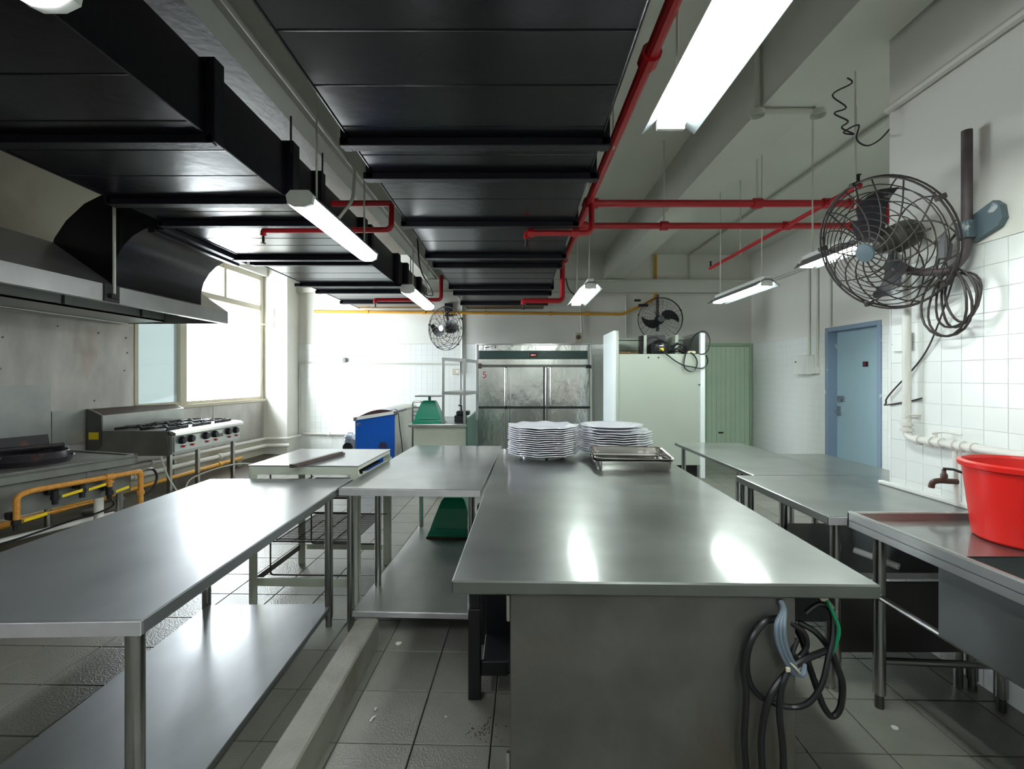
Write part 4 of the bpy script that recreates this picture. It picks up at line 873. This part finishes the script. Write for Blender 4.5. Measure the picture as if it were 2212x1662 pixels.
# blue ended chest freezer
fz = T('chest_freezer', 'blue ended chest freezer with curved lid', 'freezer', (-2.0, 7.3, 0))
fx0, fx1, fy0, fy1 = -2.31, -1.71, 6.7, 8.2
fz.p('cabinet', MB().hexa([(fx0, fy0, .06), (fx1, fy0, .06), (fx1, fy1, .06), (fx0, fy1, .06)], [(fx0, fy0, .80), (fx1, fy0, .90), (fx1, fy1, .90), (fx0, fy1, .80)]), 'cooler_white', smooth=False)
bl_ = fz.p('end_panel', MB().hexa([(fx0+.01, fy0-.012, .07), (fx1-.025, fy0-.012, .07), (fx1-.025, fy0, .07), (fx0+.01, fy0, .07)], [(fx0+.01, fy0-.012, .80), (fx1-.025, fy0-.012, .885), (fx1-.025, fy0, .885), (fx0+.01, fy0, .80)]), 'blue', smooth=False)
obj('sticker', MB().ring((fx0+.055, fy0-.014, .735), .022, .006, (0, 1, 0), 14, 4), 'cooler_grey', bl_, (-2.0, 7.3, 0))
vg = MB()
for i in range(6): vg.cbox(-1.97+.01*abs(i-2.5), -1.83-.01*abs(i-2.5), fy0-.022, fy0-.012, .36+i*.022, .37+i*.022, .002)
obj('vent_grille', vg, 'brown', bl_, (-2.0, 7.3, 0))
fz.p('end_rail', MB().hexa([(fx0+.03, fy0-.03, .80), (fx1-.03, fy0-.03, .885), (fx1-.03, fy0+.03, .885), (fx0+.03, fy0+.03, .80)], [(fx0+.03, fy0-.02, .845), (fx1-.03, fy0-.02, .93), (fx1-.03, fy0+.03, .93), (fx0+.03, fy0+.03, .845)]), 'white_paint')
for (x, z) in ((fx0+.01, .795), (fx1-.01, .885)): fz.p('corner_cap', MB().cbox(x-.03, x+.025, fy0-.034, fy0+.03, z-.01, z+.045, .01), 'cooler_grey')
for (a, b, mm) in ((fy0+.03, fy0+.75, 'lid_dark'), (fy0+.75, fy1, 'cooler_white')):
    lid = MB(); k = 8; prf = [(fx0+.03+(fx1-fx0-.06)*i/k, .84+.085*i/k+.06*math.sin(math.pi*i/k)) for i in range(k+1)]
    lid.prism(prf+[(fx1-.03, .90), (fx0+.03, .81)], a, b); fz.p('lid', lid, mm)
fz.p('power_cord', MB().tube(smooth_path([(fx1-.1, fy0+.1, .95), (fx1-.02, fy0+.05, .945), (fx1+.02, fy0+.02, .88), (fx1+.03, fy0+.05, .7), (fx1+.05, fy0+.1, .45), (fx1+.08, fy0+.1, .1)], 6), .007, 6), 'rubber')
for (x, y) in ((fx0+.06, fy0+.08), (fx1-.06, fy0+.08), (fx0+.06, fy1-.08), (fx1-.06, fy1-.08)): fz.p('caster', MB().lathe([(0, -.015), (.03, -.015), (.03, .015), (0, .015)], (x, y, .03), 12, axis='x'), 'rubber')
mo = T('machine', 'small silver machine with a black round front beside the blue freezer', 'machine', (-2.42, 6.75, .3))
mo.p('casing', MB().cbox(-2.48, -2.33, 6.72, 6.9, .36, .52, .015).cbox(-2.47, -2.36, 6.70, 6.88, .50, .58, .02), 'silver')
mo.p('wheel', MB().lathe([(0, 0), (.07, 0), (.07, .03), (0, .03)], (-2.42, 6.69, .40), 20, axis='y'), 'rubber')
mo.p('stand', MB().cbox(-2.46, -2.34, 6.74, 6.86, 0, .37, .01), 'cooler_grey')
mo.p('handle', MB().tube(elbow([(-2.45, 6.8, .57), (-2.45, 6.8, .60), (-2.38, 6.8, .60), (-2.38, 6.8, .57)], .02), .008, 6), 'silver')

# ------------------------------------------------------------------ six door steel fridge
rf = T('upright_fridge', 'six door stainless steel upright fridge against the far wall', 'fridge', (.33, 8.5, 0))
rx0, rx1, ry, rz_ = -.68, 1.355, 8.1, 2.0
rf.p('cabinet', MB().cbox(rx0, rx1, ry+.04, 8.93, .12, rz_, .006), 'steel_dull')
rf.p('header', MB().cbox(rx0+.04, rx1-.07, ry+.012, ry+.04, 1.88, 1.985, .004), 'steel_wavy')
bd = rf.p('control_band', MB().cbox(rx0+.055, rx1-.08, ry+.002, ry+.03, 1.745, 1.875, .003), 'band')
obj('display', MB().cbox(.24, .40, ry-.004, ry+.004, 1.77, 1.85, .002), 'black', bd, (.33, 8.5, 0))
obj('led_digits', MB().box(.285, .335, ry-.006, ry-.003, 1.80, 1.812).box(.345, .36, ry-.006, ry-.003, 1.80, 1.812), 'led', bd, (.33, 8.5, 0))
obj('emblem', MB().cbox(.48, .485, ry-.002, ry+.003, 1.835, 1.855, .001).cbox(.54, .545, ry-.002, ry+.003, 1.835, 1.855, .001).cbox(.50, .525, ry-.002, ry+.003, 1.852, 1.857, .001), 'galv', bd, (.33, 8.5, 0))
rf.p('lower_trim', MB().cbox(rx0+.04, rx1-.07, ry+.005, ry+.04, 1.635, 1.735, .004), 'steel_wavy')
rf.p('trim_gap', MB().cbox(rx0+.04, rx1-.02, ry+.02, ry+.045, 1.60, 1.64, .002), 'steel_dark')
def text(s, size, loc, m, parent, off, ext=.001, shear=0):
    c = bpy.data.curves.new('lettering', 'FONT'); c.body = s; c.size = size; c.extrude = ext; c.shear = shear; c.align_x = 'CENTER'; c.align_y = 'CENTER'
    c.materials.append(M[m]); tmp = bpy.data.objects.new('lettering', c); C.objects.link(tmp); bpy.context.view_layer.update()
    me = bpy.data.meshes.new_from_object(tmp.evaluated_get(bpy.context.evaluated_depsgraph_get())); bpy.data.objects.remove(tmp)
    o = bpy.data.objects.new('lettering', me); C.objects.link(o); o.parent = parent
    o.location = tuple(loc[i]-off[i] for i in range(3)); o.rotation_euler = (R(90), 0, 0); return o
hdr = rf.e
lg = MB().hexa([(-.52, ry+.006, 1.932), (-.455, ry+.006, 1.932), (-.455, ry+.011, 1.932), (-.52, ry+.011, 1.932)], [(-.515, ry+.006, 1.947), (-.44, ry+.006, 1.947), (-.44, ry+.011, 1.947), (-.515, ry+.011, 1.947)])
lg.tube([(-.45, ry+.008, 1.942), (-.42, ry+.008, 1.956), (-.40, ry+.008, 1.957)], .004, 5)
for i, x in enumerate((-.40, -.375, -.35)): lg.tube([(x, ry+.008, 1.957), (x+.018, ry+.008, 1.957-.004*i), (x+.002, ry+.008, 1.928), (x+.018, ry+.008, 1.926)], .0028, 5)
lg.ring((-.335, ry+.008, 1.937), .008, .004, (0, 1, 0), 10, 4)
rf.p('logo', lg, 'black')
dxs = [(rx0+.045, -.17), (-.135, .50), (.575, rx1-.045)]
doors = []
for (zA, zB) in ((.90, 1.60), (.15, .875)):
    for i, (a, b) in enumerate(dxs):
        dr = rf.p('door', MB().cbox(a, b, ry, ry+.04, zA, zB, .008), 'steel_wavy'); doors.append(dr)
        hxp = b-.03 if i == 0 else a+.03
        h_ = (b+.008, b+.042) if i == 0 else (a-.045, a+.07)
        obj('door_handle', MB().cbox(h_[0], h_[0]+.028, ry-.012, ry+.02, zA+.01, zB-.01, .008).cbox(h_[1]-.028, h_[1], ry-.008, ry+.02, zA+.01, zB-.01, .006), 'chrome', dr, (.33, 8.5, 0))
rf.p('gap_strip', MB().box(rx0+.04, rx1-.03, ry-.004, ry+.03, .882, .894).box(-.165, -.14, ry+.01, ry+.045, .15, 1.6).box(.505, .525, ry+.01, ry+.045, .15, 1.6), 'dark_gap')
text('5', .165, (-.53, ry-.004, 1.455), 'red_lamp', doors[0], (.33, 8.5, 0))
rf.p('lock', MB().cbox(rx0+.0, rx0+.10, ry-.02, ry+.02, 1.57, 1.66, .004), 'brown'); rf.p('lock', MB().cbox(rx1-.12, rx1-.02, ry-.02, ry+.02, 1.575, 1.63, .004), 'black')
rf.p('side_trim', MB().cbox(rx1-.035, rx1, ry+.0, ry+.04, .12, rz_, .003), 'white_dirty')
rf.p('side_trim', MB().cbox(rx0, rx0+.035, ry+.0, ry+.04, .12, rz_, .003), 'steel')
rf.p('top_trim', MB().cbox(rx0, rx1, ry, ry+.04, rz_-.012, rz_+.006, .003), 'chrome')
for x in (rx0+.1, rx1-.1):
    for y in (ry+.1, 8.8): rf.p('leg', MB().tube([(x, y, 0), (x, y, .13)], .025, 10), 'tube_steel')
so = T('wall_socket', 'beige socket with round plug above the fridge', 'socket', (1.23, YB, 2.2))
so.p('plate', MB().cbox(1.16, 1.30, YB-.06, YB-.01, 2.09, 2.28, .006), 'socket'); so.p('plug', MB().lathe([(0, 0), (.045, 0), (.045, .03), (0, .03)], (1.23, YB-.09, 2.19), 14, axis='y'), 'brown')
so = T('wall_socket', 'cream double socket on the tiled wall behind the over shelf', 'socket', (-1.12, YB, 1.52))
so.p('plate', MB().cbox(-1.22, -1.02, YB-.04, YB-.01, 1.47, 1.58, .006), 'socket'); so.p('plug', MB().cbox(-1.12, -1.07, YB-.07, YB-.04, 1.5, 1.56, .006), 'white_paint')
so = T('wall_socket', 'small grey switch box on the bright tiled wall', 'socket', (-3.3, YB, 1.7)); so.p('plate', MB().cbox(-3.33, -3.27, YB-.05, YB-.01, 1.70, 1.80, .005), 'cooler_grey')
so = T('switch_box', 'white metal switch box on the right wall beside the blue door', 'switch box', (XR, 7.2, 1.5))
so.p('box_body', MB().cbox(XR-.12, XR-.002, 7.10, 7.44, 1.46, 1.76, .006), 'white_paint'); so.p('lock_knob', MB().lathe([(0, 0), (.012, 0), (.012, -.01), (0, -.01)], (XR-.12, 7.38, 1.66), 8, axis='x'), 'black')
so.p('side_box', MB().cbox(XR-.06, XR-.002, 6.97, 7.09, 1.47, 1.56, .005), 'white_paint')

# ------------------------------------------------------------------ big white cabinet freezer with open compressor bay
wf_ = T('freezer_cabinet', 'tall white cabinet freezer with open compressor bay on top', 'freezer', (2.03, 6.9, 0))
cx0, cx1, cy0, cy1 = 1.395, 2.67, 6.5, 7.29
o_ = (2.03, 6.9, 0)
wf_.p('body', MB().cbox(cx0+.03, cx1-.06, cy0+.01, cy1, .18, 1.745, .004), 'freezer')
wf_.p('side_panel', MB().hexa([(cx0, cy0, .16), (cx0+.03, cy0, .16), (cx0+.03, cy1, .16), (cx0, cy1, .16)], [(cx0, cy0, 2.075), (cx0+.03, cy0, 2.075), (cx0+.03, cy1, 2.075), (cx0, cy1, 2.075)]), 'freezer_side', smooth=False)
wf_.p('front_trim', MB().cbox(cx0+.03, cx0+.065, cy0-.01, cy0+.01, .18, 2.07, .003), 'freezer')
wf_.p('side_panel', MB().cbox(cx1-.03, cx1, cy0+.01, cy1, .18, 2.06, .003), 'steel_dull')
wf_.p('corner_post', MB().cbox(cx1-.065, cx1, cy0-.01, cy0+.05, .0, 2.065, .004), 'freezer_side')
wf_.p('back_wall', MB().cbox(cx0+.03, cx1-.03, cy1-.02, cy1, 1.745, 2.0, .003).cbox(cx0+.03, cx1-.03, cy1-.06, cy1-.02, 1.84, 1.86, .003).cbox(cx0+.03, cx1-.03, cy1-.08, cy1, 2.0, 2.02, .003), 'freezer')
wf_.p('divider', MB().cbox(2.32, 2.37, cy0+.2, cy1-.02, 1.745, 2.03, .003), 'freezer')
wf_.p('base_void', MB().box(cx0+.05, cx1-.08, cy0+.08, cy1-.05, .0, .18), 'dark_gap')
co = wf_.p('condenser_coil', MB().cbox(1.86, 2.19, cy0+.25, cy0+.40, 1.75, 2.03, .003), 'black_iron')
fins = MB()
for i in range(11): fins.tube([(1.845, cy0+.26, 1.765+i*.025), (1.845, cy0+.40, 1.765+i*.025)], .009, 6).tube([(2.20, cy0+.26, 1.765+i*.025), (2.20, cy0+.40, 1.765+i*.025)], .009, 6)
obj('coil_bends', fins, 'black_iron', co, o_)
obj('fan_shroud', MB().ring((2.03, cy0+.245, 1.89), .115, .012, (0, 1, 0), 24, 6), 'black_iron', co, o_)
obj('coil_bracket', MB().cbox(1.875, 1.915, cy0+.22, cy0+.25, 1.76, 2.03, .002), 'freezer', co, o_)
cp = wf_.p('compressor', MB().lathe([(0, 0), (.10, 0), (.115, .03), (.12, .10), (.115, .14), (.08, .18), (.03, .205), (0, .21)], (2.07, cy0+.12, 1.75), 22), 'rubber')
obj('compressor_label', MB().cbox(2.025, 2.09, cy0-.008, cy0-.003, 1.79, 1.83, .001), 'yellow_plastic', cp, o_)
obj('white_label', MB().cbox(2.03, 2.085, cy0-.004, cy0+.001, 1.855, 1.865, .001), 'white_paint', cp, o_)
tb = MB(); random.seed(3)
for i in range(9):
    a = (2.2+random.uniform(0, .1), cy0+random.uniform(.05, .3), 1.76+random.uniform(0, .04)); b = (2.3+random.uniform(0, .12), cy0+random.uniform(.05, .3), 1.78+random.uniform(0, .12)); c = (2.44+random.uniform(0, .06), cy0+random.uniform(.05, .2), 1.76)
    tb.tube(smooth_path([a, b, c], 6), .009, 6)
wf_.p('copper_tubes', tb, 'black_iron', label='tangle of dark refrigerant tubes')
wf_.p('filter_drier', MB().tube([(2.22, cy0+.1, 1.85), (2.32, cy0+.06, 1.90)], .018, 10), 'black')
wf_.p('thermostat', MB().cbox(2.45, 2.56, cy0+.04, cy0+.16, 1.75, 1.79, .01), 'cream', label='cream thermostat box')
wf_.p('copper_tubes', MB().tube([(1.43, cy0+.1, 1.765), (1.65, cy0+.12, 1.77)], .014, 8).tube(smooth_path([(1.66, cy0+.12, 1.77), (1.72, cy0+.1, 1.76), (1.74, cy0+.08, 1.79), (1.76, cy0+.1, 1.76)], 5), .007, 6), 'copper')
for x in (1.88, 2.02): wf_.p('screw', MB().lathe([(.012, 0), (.012, -.006), (0, -.008)], (x, cy0+.01, 1.695), 8, axis='y'), 'black')
wf_.p('notch', MB().box(cx1-.09, cx1-.03, cy0-.005, cy0+.002, 1.31, 1.32), 'dark_gap')
def FP(x, z, dy=-.03): return P(1340+x*.09946, 700+z*.09946, cy0+dy)
wf_.p('power_cord', MB().tube(smooth_path([FP(690, 425), FP(830, 530), FP(1040, 690), (FP(1200, 810)), FP(1380, 900), FP(1560, 935), FP(1750, 965), FP(1860, 900), FP(1895, 800), FP(1865, 680)], 6), .009, 6), 'rubber')
wf_.p('power_cord', MB().tube(smooth_path([FP(1440, 600, .05), FP(1410, 680), FP(1380, 860), FP(1400, 960), FP(1500, 1030), FP(1610, 1000), FP(1665, 900), FP(1660, 780), FP(1590, 670), FP(1520, 620, .05)], 6), .009, 6), 'rubber')
wf_.p('power_cord', MB().tube(smooth_path([FP(1500, 560, .1), FP(1540, 380, .1), FP(1620, 250, .05), FP(1760, 165), FP(1870, 190), FP(1935, 300), FP(1945, 420), FP(1900, 580), FP(1800, 655), FP(1700, 650, .02)], 6), .008, 6), 'rubber')

# ------------------------------------------------------------------ six burner range
rg = T('gas_range', 'stainless six burner gas range on legs with black knobs', 'stove', (-4.3, 5.8, 0))
gx_, gb, gy0, gy1, gt, gbm = -3.87, -4.79, 5.2, 6.48, .815, .545
ro = (-4.3, 5.8, 0)
rg.p('body', MB().prism([(gx_+.02, gbm), (gx_+.02, gt-.06), (gx_-.04, gt-.004), (gb, gt-.004), (gb, gbm)], gy0, gy1), 'steel_dull', smooth=False)
rg.p('side_panel', MB().prism([(gx_+.0, gbm-.01), (gx_+.0, gt-.07), (gx_-.06, gt), (gb, gt), (gb, gbm-.01)], gy0-.008, gy0), 'steel_wok', smooth=False)
rg.p('front_panel', MB().cbox(gx_+.02, gx_+.035, gy0+.02, gy1-.01, gbm+.02, gt-.075, .003), 'steel')
rg.p('front_ledge', MB().prism([(gx_+.06, gt-.055), (gx_+.06, gt-.025), (gx_+.02, gt-.002), (gx_-.10, gt+.002), (gx_-.10, gt-.01), (gx_+.02, gt-.06)], gy0, gy1+.02), 'chrome')
rg.p('backsplash', MB().prism([(gb, gt-.01), (gb, 1.06), (gb+.07, 1.03), (gb+.16, .985), (gb+.16, gt-.01)], gy0, gy1), 'steel_dull', smooth=False)
rg.p('backsplash_vent', MB().prism([(gb+.01, 1.058), (gb+.15, .995), (gb+.15, .99), (gb+.01, 1.052)], gy0+.03, gy1-.03), 'wood')
rg.p('backsplash_side', MB().prism([(gb-.0, gbm-.02), (gb, 1.062), (gb+.16, .99), (gb+.16, gbm+.1)], gy0-.016, gy0-.006), 'steel_dark', smooth=False)
rg.p('warning_label', MB().box(gb+.02, gb+.13, gy0-.02, gy0-.016, .72, .80), 'yellow_plastic', label='yellow warning label')
rg.p('seam', MB().box(gx_-.03, gx_-.022, gy0-.012, gy0-.007, gbm, gt-.01), 'chrome')
ys = [gy0+.12, gy0+.27, gy0+.53, gy0+.70, gy0+.98, gy0+1.14]
for i, y in enumerate(ys):
    k = rg.p('knob', MB().lathe([(0, 0), (.044, 0), (.044, .02), (.034, .045), (0, .048)], (gx_+.035, y, gt-.12), 18, axis='x'), 'black')
    rg.p('pilot_knob', MB().lathe([(0, 0), (.014, 0), (.014, .02), (0, .022)], (gx_+.035, y+.03, gbm+.075), 10, axis='x').tube([(gx_+.05, y+.03, gbm+.075), (gx_+.05, y+.06, gbm+.08)], .005, 6), 'red_lamp')
rg.p('name_plate', MB().cbox(gx_+.036, gx_+.04, gy0+.74, gy0+.88, gbm+.10, gbm+.14, .001), 'steel_dark')
for i in range(3):
    for j in range(2):
        yc_, xc_ = gy0+.22+i*.42, gx_-.22-j*.30
        g = MB().ring((xc_, yc_, gt+.028), .13, .008, n=20).ring((xc_, yc_, gt+.02), .06, .008, n=16)
        for a in range(8):
            th = a*math.pi/4; g.tube([(xc_+.05*math.cos(th), yc_+.05*math.sin(th), gt+.035), (xc_+.165*math.cos(th), yc_+.165*math.sin(th), gt+.03)], .008, 5)
        g.box(xc_-.15, xc_-.138, yc_-.17, yc_+.17, gt, gt+.032).box(xc_+.138, xc_+.15, yc_-.17, yc_+.17, gt, gt+.032)
        rg.p('grate', g, 'black_iron')
for (x, y) in ((gx_-.03, gy0+.03), (gx_-.03, gy1-.08), (gb+.08, gy0+.05), (gb+.08, gy1-.08), (gx_-.05, gy0+.52)):
    rg.p('leg', MB().cbox(x-.02, x+.02, y-.02, y+.02, .05 if y < 5.4 else .0, gbm, .003), 'tube_steel')
# ------------------------------------------------------------------ wok stove
a0 = Vector((-3.29, 4.04)); dr_ = Vector((-3.55-(-3.29), 3.19-4.04)).normalized(); nr_ = Vector((-dr_.y, dr_.x))  # toward the camera, then away from wall
if nr_.x < 0: nr_ = -nr_
ang = math.atan2(-dr_.y, -dr_.x)-math.pi/2
wk = T('wok_stove', 'old wok stove with yellow gas pipe and valves on its front', 'stove', (a0.x, a0.y, 0), ang, local=True)
# local: +y runs along the front toward the far end (origin = far front corner), +x points into the room
L_ = 2.3; zt_ = .75
wk.p('stove_top', MB().cbox(-1.10, .0, -L_, 0, zt_-.035, zt_-.012, .004).cbox(-.03, .0, -L_, 0, zt_-.085, zt_, .004).cbox(-1.10, 0, -.03, 0, zt_-.085, zt_, .004), 'steel_wok')
wk.p('front_panel', MB().cbox(-.05, -.035, -L_, -.03, .43, zt_-.08, .003), 'steel_wok')
wk.p('end_panel', MB().cbox(-1.05, -.05, -.06, -.045, .43, zt_-.08, .003), 'steel_dark')
for (yc_, xo) in ((-.52, -.47), (-1.55, -.47)):
    bn = wk.p('burner', MB().lathe([(0, zt_-.02), (.27, zt_-.02), (.29, zt_+.03), (.25, zt_+.075), (.22, zt_+.06), (.15, zt_-.01), (0, zt_-.015)], (xo, yc_, 0), 24), 'burnt')
    obj('burner_guard', MB().prism([(xo-.36, zt_-.02), (xo-.36, zt_+.15), (xo-.30, zt_+.17), (xo-.26, zt_+.05), (xo-.26, zt_-.02)], yc_-.27, yc_+.30), 'burnt', bn)
    obj('burner_cap', MB().lathe([(0, 0), (.09, 0), (.08, .05), (0, .07)], (xo-.30, yc_+.36, zt_), 12), 'burnt', bn)
    obj('trivet', MB().tube([(xo-.2, yc_-.3, zt_+.09), (xo-.05, yc_+.28, zt_+.09)], .02, 8).tube([(xo+.12, yc_-.28, zt_+.06), (xo+.2, yc_+.2, zt_+.05)], .02, 8), 'burnt', bn)
gp = wk.p('gas_pipe', MB().tube(elbow([(.04, -.82, .42), (.04, -.82, .585), (.04, -.74, .605), (.035, -.05, zt_-.150), (.035, .0, zt_-.150), (.035, .0, .02)], .05), .020, 10)
          .tube([(.035, -.24, zt_-.15), (.035, -.24, .50)], .018, 10), 'yellow_rough')
for (a_, b_) in (((.035, -.27, zt_-.150), (.035, -.21, zt_-.150)), ((.035, -.24, .55), (.035, -.24, .565)), ((.035, .0, .56), (.035, .0, .58)), ((.035, .0, .40), (.035, .0, .43))):
    obj('coupling', MB().tube([a_, b_], .028, 10), 'yellow_rough', gp)
for (y, z, hl) in ((-.24, .47, .10), (-.43, .53, .12), (-.60, .52, .13), (-.82, .40, .13)):
    v = wk.p('gas_valve', MB().tube([(.035, y, z-.05), (.035, y, z+.05)], .019, 10).cbox(.015, .055, y-.022, y+.022, z-.02, z+.02, .005).cbox(-.035, .02, y-.03, y+.03, z+.02, z+.07, .004), 'black_iron')
    if hl: obj('valve_handle', MB().hexa([(.055, y-hl*.0+.03, z-.005), (.062, y+.03, z-.005), (.062, y+.03+hl, z+.01), (.055, y+.03+hl, z+.01)], [(.055, y+.03, z+.014), (.062, y+.03, z+.014), (.062, y+.03+hl, z+.032), (.055, y+.03+hl, z+.032)]), 'yellow_plastic', v)
wk.p('label', MB().box(-.034, -.030, -.36, -.32, .615, .66), 'galv'); wk.p('label', MB().box(-.034, -.030, -.22, -.08, .645, .665), 'galv', label='worn silver label')
for (x, y) in ((-.10, -.08), (-.10, -.9), (-.10, -1.9), (-1.0, -.1), (-1.0, -1.9)): wk.p('leg', MB().tube([(x, y, 0), (x, y, .44)], .024, 12), 'tube_steel')
wk.p('pvc_pipe', MB().tube([(-.06, -.26, .43), (-.06, -.26, .02)], .032, 12), 'pipe_white')
wk.p('floor_rail', MB().tube([(-.08, -2.2, .36), (-.08, -.2, .40)], .012, 8), 'yellow_rough')
wk.p('hose', MB().tube(smooth_path([(.035, .0, .60), (.03, .10, .60), (.03, .14, .52), (.03, .10, .42), (.02, .04, .38)], 6), .010, 8).tube(smooth_path([(.035, -.24, .43), (.02, -.20, .36), (.0, -.30, .32), (-.02, -.5, .30), (-.02, -.9, .26), (-.02, -1.4, .28)], 6), .008, 6), 'rubber')
wk.p('cross_pipe', MB().tube([(-.3, -2.2, .22), (-.3, .0, .2)], .022, 10), 'pipe_white')

# ------------------------------------------------------------------ bits on the floor and tables
def scrap(px, py, s, label, rz=0, z=0):
    Y = (H-z)*1000/(py-CY); x, y = (px-CX)/F*Y, Y; mb = MB(); n = 7
    pts = [(x+s*random.uniform(.5, 1)*math.cos(2*math.pi*i/n+rz)*(1.0), y+s*random.uniform(.5, 1)*math.sin(2*math.pi*i/n+rz)) for i in range(n)]
    mb.prism([(p[0], p[1]) for p in pts], z+.001, z+.005, 'z'); return single('paper_scrap', mb, 'paper', label, 'scrap')
def scrap_strip(px, py, l, a, label):
    Y = H*1000/(py-CY); x, y = (px-CX)/F*Y, Y
    return single('paper_scrap', MB().tube([(x-l*math.cos(a), y-l*math.sin(a), .005), (x, y, .009), (x+l*math.cos(a), y+l*math.sin(a), .004)], .004, 5), 'paper', label, 'scrap')
scrap(862, 1391, .02, 'small crumpled white scrap on the floor near the middle table shelf')
scrap(1932, 1574, .018, 'white paper scrap on the dark floor right of the cables')
scrap_strip(805, 1556, .018, 1.2, 'thin white strip on the floor beside the kerb')
scrap_strip(812, 1535, .008, 1.4, 'tiny white fleck on the floor above the thin strip')
scrap(963, 1551, .006, 'tiny white crumb on the floor left of the brown stain')
st = MB(); random.seed(11)
for i in range(60):
    x = -.13+random.gauss(0, .035); y = 1.86+random.gauss(0, .03); s = random.uniform(.001, .003); st.box(x-s, x+s, y-s, y+s, .0, .002)
o = single('rust_crumbs', st, 'brown', 'brown rusty crumbs on the floor left of the island cabinet', 'crumbs'); o['kind'] = 'stuff'
